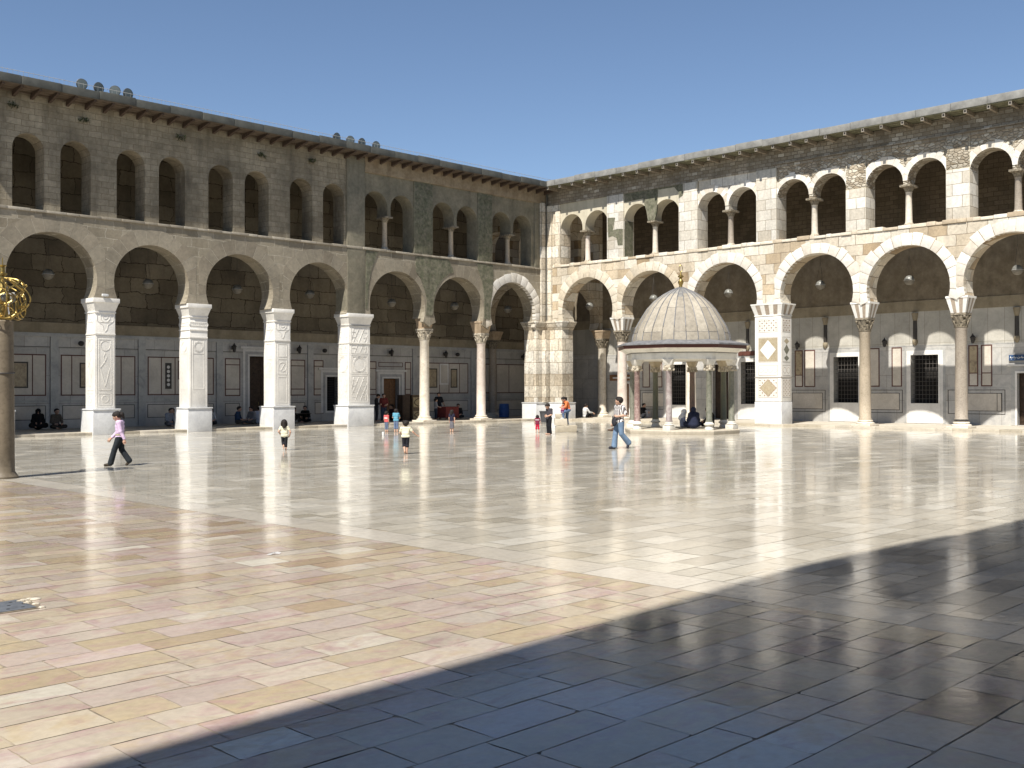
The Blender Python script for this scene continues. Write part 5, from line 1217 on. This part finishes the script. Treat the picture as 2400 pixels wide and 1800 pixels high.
LEFT, RIGHT, AWAY, TOWARD = 134.8, -45.2, 44.8, 224.8
# --- in the sun
person('girl in a lavender long sleeved top and dark flared trousers walking left', (-37.16, -19.27, 0), LEFT + 6, 1.42,
    dict(STAND, hd=(0, .05, .915), nk=(0, .012, .84), ch=(0, .0, .74), elR=(.125, .05, .65), wrR=(.125, .17, .525), haR=(.122, .215, .475), elL=(-.13, -.05, .645), wrL=(-.13, -.115, .505), haL=(-.13, -.12, .455),
         knL=(-.05, .085, .30), anL=(-.05, .15, .06), toL=(-.05, .25, .025), knR=(.05, -.02, .30), anR=(.05, -.155, .10), toR=(.05, -.11, .025)), pitch=28, hs=1.08, shirt=(.58, .44, .60), sleeve=1.95, hem=.565, pants=(.022, .026, .03), flare=.018, hair='tail', belt=(.34, .30, .20), shoes=(.05, .04, .03))
person('toddler with long dark hair, cream top and black trousers running away on the paving', (-30.15, -16.26, 0), AWAY + 12, 1.0,
    dict(STAND, hd=(-.01, .02, .885), nk=(0, 0, .79), ch=(0, 0, .70), shL=(-.105, 0, .76), shR=(.105, 0, .76), elL=(-.19, -.06, .62), wrL=(-.13, .04, .52), haL=(-.11, .08, .50), elR=(.19, -.06, .60), wrR=(.16, .02, .47), haR=(.14, .06, .44), wa=(0, 0, .58), pe=(0, 0, .49), hipL=(-.05, 0, .47), hipR=(.05, 0, .47),
         knL=(-.05, .06, .27), anL=(-.03, -.08, .14), toL=(-.03, -.10, .05), knR=(.045, .02, .25), anR=(.045, .0, .05), toR=(.05, .09, .022)), hs=1.5, shirt=(.62, .58, .44), sleeve=.5, hem=.46, pants=(.02, .02, .024), leg=.80, flare=.012, hair='long', w=1.15)
person('boy in a cream T-shirt and dark knee shorts running with his right arm held out', (-28.74, -20.82, 0), AWAY + 8, 1.03,
    dict(STAND, hd=(0, .03, .90), nk=(0, .01, .81), ch=(0, 0, .71), shL=(-.115, 0, .775), shR=(.115, 0, .775), elR=(.22, -.03, .66), wrR=(.32, .01, .57), haR=(.365, .03, .545), elL=(-.17, .04, .64), wrL=(-.13, .15, .60), haL=(-.11, .19, .60),
         knL=(-.05, .05, .28), anL=(-.03, -.06, .09), toL=(-.03, -.02, .03), knR=(.05, .04, .27), anR=(.03, .0, .05), toR=(.035, .09, .022)), hs=1.32, shirt=(.66, .63, .47), sleeve=.6, hem=.53, pants=(.022, .022, .028), leg=.60, flare=.02, hair='curly', w=1.2)
person('child in a teal T-shirt and rolled up jeans seen from behind', (-18.45, -7.6, 0), AWAY - 12, 1.06, dict(STAND, elL=(-.16, .04, .65), wrL=(-.15, .15, .60), haL=(-.14, .19, .59), elR=(.15, .06, .65), wrR=(.10, .17, .60), haR=(.08, .2, .60)), hs=1.3, shirt=(.11, .30, .40), sleeve=.6, hem=.50, pants=(.12, .16, .25), leg=.72, flare=.016, w=1.15)
person('small child in a red and white top close beside the child in teal', (-18.62, -7.1, 0), AWAY - 30, .94, STAND, hs=1.4, shirt=(.50, .10, .10), sleeve=.6, hem=.50, pants=(.12, .15, .22), leg=.8, band=((.7, .68, .65), -.07, -.01), w=1.1)
person('child in a navy top and long grey skirt walking past the pink column', (-16.38, -9.18, 0), AWAY - 20, 1.0, dict(STAND, elR=(.14, .0, .63), wrR=(.15, -.01, .48), haR=(.15, .0, .43)), hs=1.3, shirt=(.022, .022, .04), sleeve=.5, hem=.52, skirt=((.13, .125, .14), .17, .045), hair='long', w=1.05)
person('little boy in a dark red top with a white chest print and red shorts', (-14.4, -12.85, 0), TOWARD + 170, .80, dict(STAND, hd=(0, .01, .89), nk=(0, 0, .79), elL=(-.16, .02, .63), wrL=(-.17, .05, .50), haL=(-.17, .06, .45), elR=(.17, .02, .63), wrR=(.19, .07, .50), haR=(.20, .08, .46), anL=(-.08, -.01, .05), toL=(-.10, .08, .022), anR=(.08, -.01, .05), toR=(.10, .08, .022), knL=(-.065, .01, .28), knR=(.065, .01, .28)), hs=1.45, shirt=(.17, .025, .05), sleeve=.6, hem=.48, pants=(.50, .02, .05), leg=.60, flare=.025, band=((.62, .6, .6), -.03, .02), w=1.2)
person('boy in a charcoal T-shirt and black trousers looking down at the little boy in red', (-15.5, -14.6, 0), LEFT + 35, 1.36, dict(STAND, hd=(0, .06, .91), nk=(0, .02, .835), elL=(-.125, -.005, .645), wrL=(-.09, .11, .60), haL=(-.05, .15, .59), elR=(.12, .0, .645), wrR=(.06, .11, .60), haR=(.02, .15, .60)), pitch=32, hs=1.12, shirt=(.055, .05, .058), sleeve=.75, hem=.50, pants=(.014, .014, .017), flare=.012)
wm = person('woman in an orange top and jeans bending with one foot up on the stone blocks', (-12.85, -13.35, .30), LEFT + 25, 1.40, dict(STAND, hd=(0, .17, .86), nk=(0, .10, .80), ch=(0, .06, .72), wa=(0, .02, .62), shL=(-.10, .10, .765), shR=(.10, .10, .765), elL=(-.12, .16, .62), wrL=(-.06, .25, .60), haL=(-.02, .28, .60), elR=(.12, .16, .62), wrR=(.06, .26, .60), haR=(.02, .29, .60),
         knL=(-.06, .22, .44), anL=(-.06, .20, .26), toL=(-.06, .29, .235)), pitch=30, hs=1.05, shirt=(.62, .17, .06), sleeve=1.2, hem=.50, pants=(.10, .15, .25), shoes=(.6, .6, .58), hair='tail')
person('small child in red and white held across the raised knee of the woman in orange', (-13.08, -13.27, .88), LEFT + 60, .62, dict(SIT, knL=(-.08, .22, .09), anL=(-.08, .25, -.10), toL=(-.08, .32, -.13), knR=(.08, .22, .09), anR=(.08, .25, -.10), toR=(.08, .32, -.13)), hs=1.5, shirt=(.52, .09, .10), sleeve=1.6, hem=.3, pants=(.20, .02, .09), band=((.66, .62, .6), -.02, .05))
man = person('man in a vertically striped short sleeved shirt and blue jeans walking left', (-22.09, -23.9, 0), LEFT + 28, 1.71, dict(STAND, hd=(-.015, .02, .925), elR=(.15, -.02, .64), wrR=(.17, .03, .505), haR=(.175, .045, .46), elL=(-.165, -.04, .66), wrL=(-.085, .085, .635), haL=(-.04, .115, .63),
         knL=(-.055, -.01, .29), anL=(-.06, -.17, .12), toL=(-.06, -.15, .028), knR=(.05, .06, .285), anR=(.055, .085, .05), toR=(.06, .185, .022)), yaw=-50, shirt=(.1, .1, .1), sleeve=.85, hem=.445, pants=(.14, .205, .30), flare=.022, shoes=(.03, .03, .04), shirtmat=striped_mat(), w=1.05)
def held(name, label, cat, who, j, off, build):
    p = who.matrix_basis @ (Vector(j)); o = empty(name, p + Vector(off), who.rotation_euler.z); tag(o, label, cat); build(o); return o
def pair(o):
    for sx in (-.05, .05):
        mb = MB(); mb.ell((sx, .03, -.05), (.045, .13, .035), 12, 8); mb.ell((sx, -.06, -.03), (.042, .05, .05), 10, 6); mb.build('shoe', cloth((.10, .06, .04), .5), o)
held('pair_of_shoes', 'brown shoes carried low in the hand of the man in the striped shirt', 'shoes', man, Vector((.175, .055, .40)) * 1.71, (0, 0, -.02), pair)
def bag(o):
    mb = MB(); mb.ell((0, 0, -.12), (.13, .06, .16), 14, 8); mb.build('pouch', cloth((.03, .03, .035)), o); mb = MB(); mb.tube([(-.09, 0, .0), (-.03, .03, .06), (.05, .03, .06), (.10, 0, .0)], .012, 5); mb.build('strap', cloth((.03, .03, .035)), o)
held('black_pouch', 'black pouch held against the belly of the man in the striped shirt', 'bag', man, Vector((-.02, .135, .60)) * 1.71, (0, 0, 0), bag)
# --- in the shade of the left arcade
z = .118; V2 = .012
person('woman wrapped in a black cloak sitting against the dado, nearest the lamp column', (-29.95, 5.0, z), TOWARD + 30, 1.6, SIT, hood=(.01, .01, .011, 1), vox=V2)
person('man in grey brown clothes sitting cross legged beside the black cloaked woman', (-29.1, 5.0, z), TOWARD + 50, 1.75, SIT, shirt=(.10, .085, .07), sleeve=1.9, pants=(.04, .035, .03), vox=V2)
person('man in a pale blue grey shirt sitting behind the second white pier, leaning in', (-23.5, 4.6, z), RIGHT - 30, 1.7, dict(SIT, hd=(0, .08, .465)), shirt=(.26, .28, .32), sleeve=1.8, pants=(.14, .14, .15), vox=V2)
person('person in dark clothes sitting half hidden just left of the second white pier', (-23.0, 5.1, z), LEFT + 50, 1.62, SIT, shirt=(.05, .05, .055), sleeve=1.8, pants=(.04, .04, .04), vox=V2)
person('sitter in a white shirt and dark trousers just right of the second white pier', (-20.9, 5.0, z), TOWARD, 1.6, SIT, shirt=(.50, .50, .50), sleeve=1.2, pants=(.03, .03, .03), vox=V2)
person('man in a dark blue shirt sitting cross legged left of the dark doorway', (-19.4, 4.8, z), RIGHT, 1.72, SIT, shirt=(.04, .07, .13), sleeve=1.5, pants=(.10, .09, .08), vox=V2)
person('man in a grey shirt sitting before the dark doorway', (-18.75, 4.5, z), TOWARD - 30, 1.7, SIT, shirt=(.22, .22, .23), sleeve=1.5, pants=(.10, .10, .10), vox=V2)
person('man in a white shirt sitting with his back turned before the dark doorway', (-18.35, 4.4, z), AWAY, 1.72, SIT, shirt=(.58, .59, .64), sleeve=1.4, pants=(.04, .04, .05), vox=V2)
person('person in black sitting facing out, right of the third white pier', (-14.95, 5.0, z), TOWARD, 1.68, SIT, shirt=(.013, .013, .014), sleeve=1.9, pants=(.015, .015, .015), vox=V2)
person('shadowy sitter at the right edge of the third white pier, beside the one in black', (-15.75, 5.0, z), RIGHT, 1.55, KNEES, shirt=(.025, .022, .022), sleeve=1.9, pants=(.02, .02, .02), vox=V2)
person('man in dark clothes standing close to the lattice carved pier, looking down', (-11.2, 3.2, z), RIGHT + 10, 1.62, dict(STAND, hd=(0, .06, .91), elR=(.12, .04, .65), wrR=(.05, .14, .62), haR=(.0, .16, .62)), pitch=30, shirt=(.03, .028, .03), sleeve=1.7, pants=(.03, .03, .035), vox=V2)
person('man in a dark red shirt and jeans standing left of the brown door', (-10.75, 3.1, z), TOWARD + 20, 1.62, dict(STAND, elL=(-.14, .03, .65), wrL=(-.08, .12, .59), haL=(-.03, .14, .58)), shirt=(.16, .035, .03), sleeve=1.0, pants=(.05, .065, .10), vox=V2)
person('sitter in dark reddish clothes below the brown door', (-9.55, 3.8, z), LEFT + 40, 1.75, KNEES, shirt=(.07, .03, .03), sleeve=1.8, pants=(.03, .03, .03), vox=V2)
person('sitter in a pale blue shirt right below the brown door', (-8.65, 3.9, z), TOWARD - 40, 1.7, KNEES, shirt=(.16, .20, .30), sleeve=1.4, pants=(.03, .03, .03), vox=V2)
person('boy in a white and dark top standing left of the red stall table', (-6.6, 3.2, z), RIGHT + 20, 1.30, dict(STAND, elR=(.12, .03, .65), wrR=(.10, .15, .60), haR=(.09, .2, .59)), hs=1.1, shirt=(.34, .33, .33), sleeve=1.0, pants=(.03, .035, .05), vox=V2)
person('adult in a black T-shirt standing behind the red stall table', (-6.05, 3.55, z), TOWARD + 10, 1.66, dict(STAND, elL=(-.15, .03, .65), wrL=(-.19, .12, .56), haL=(-.2, .16, .53)), shirt=(.02, .02, .022), sleeve=.9, pants=(.05, .06, .09), vox=V2)
person('sitter in dark clothes right of the red stall table', (-3.45, 4.6, z), TOWARD, 1.66, SIT, shirt=(.035, .032, .03), sleeve=1.6, pants=(.03, .03, .03), vox=V2)
# --- right side
person('person wrapped in a navy hooded cloak sitting on the pavilion floor, back to the viewer', (-10.15, -18.5, .2), AWAY + 5, 1.55, SIT, hood=(.022, .026, .05, 1), vox=.011)
person('person in a white headscarf sitting on the pavilion floor behind the navy cloak', (-9.7, -17.6, .2), RIGHT, 1.5, SIT, shirt=(.22, .24, .32), sleeve=1.9, pants=(.2, .2, .25), hood=(.62, .62, .62), vox=.011)
person('woman in a black cloak sitting low in the shade between the green pavilion columns', (-9.3, -18.75, .2), LEFT, 1.55, SIT, hood=(.010, .010, .011, 1), vox=.011)
person('man in dark clothes and pale trousers sitting against the back wall behind the pavilion', (4.9, -4.0, z), TOWARD + 50, 1.7, KNEES, shirt=(.02, .02, .022), sleeve=1.8, pants=(.30, .30, .32), vox=V2)
person('seated person with one white sleeve, in the dark arch right of the corner pier', (2.7, -.95, z), RIGHT + 40, 1.65, dict(KNEES, wrR=(.12, .30, .20), haR=(.12, .36, .16)), shirt=(.55, .55, .54), sleeve=1.8, pants=(.015, .015, .016), vox=V2)
# --- tufts of weeds under the left eave
TUFT = plain('wall_weed', (.045, .06, .025), .8, var=.4)
for i, (x, zz, tx) in enumerate(((-32.9, 14.0, 'above the first gallery window'), (-29.9, 13.9, 'above the second gallery window'), (-25.3, 13.9, 'above the fourth gallery window'), (-20.9, 13.75, 'above the sixth gallery window'), (-17.9, 13.95, 'above the seventh gallery window'))):
    mb = MB()
    for k in range(70):
        a, l = random.uniform(0, 6.28), random.uniform(.08, .24); e_ = random.uniform(-.9, .7); c_ = Vector((random.uniform(-.22, .22), -random.uniform(0, .06), random.uniform(-.08, .08)))
        d = Vector((math.cos(a) * .8, -abs(math.sin(a)), e_)).normalized() * l; n_ = d.cross(Vector((0, 0, 1))).normalized() * .022
        mb.poly([c_ - n_ * .3, c_ + d * .5 - n_, c_ + d, c_ + d * .5 + n_])
    tag(mb.build('wall_plant', TUFT, None, loc=(x, .06, zz), smooth=0), 'small dark weed tuft growing from the left wall ' + tx, 'plant', 'weeds on the left wall')
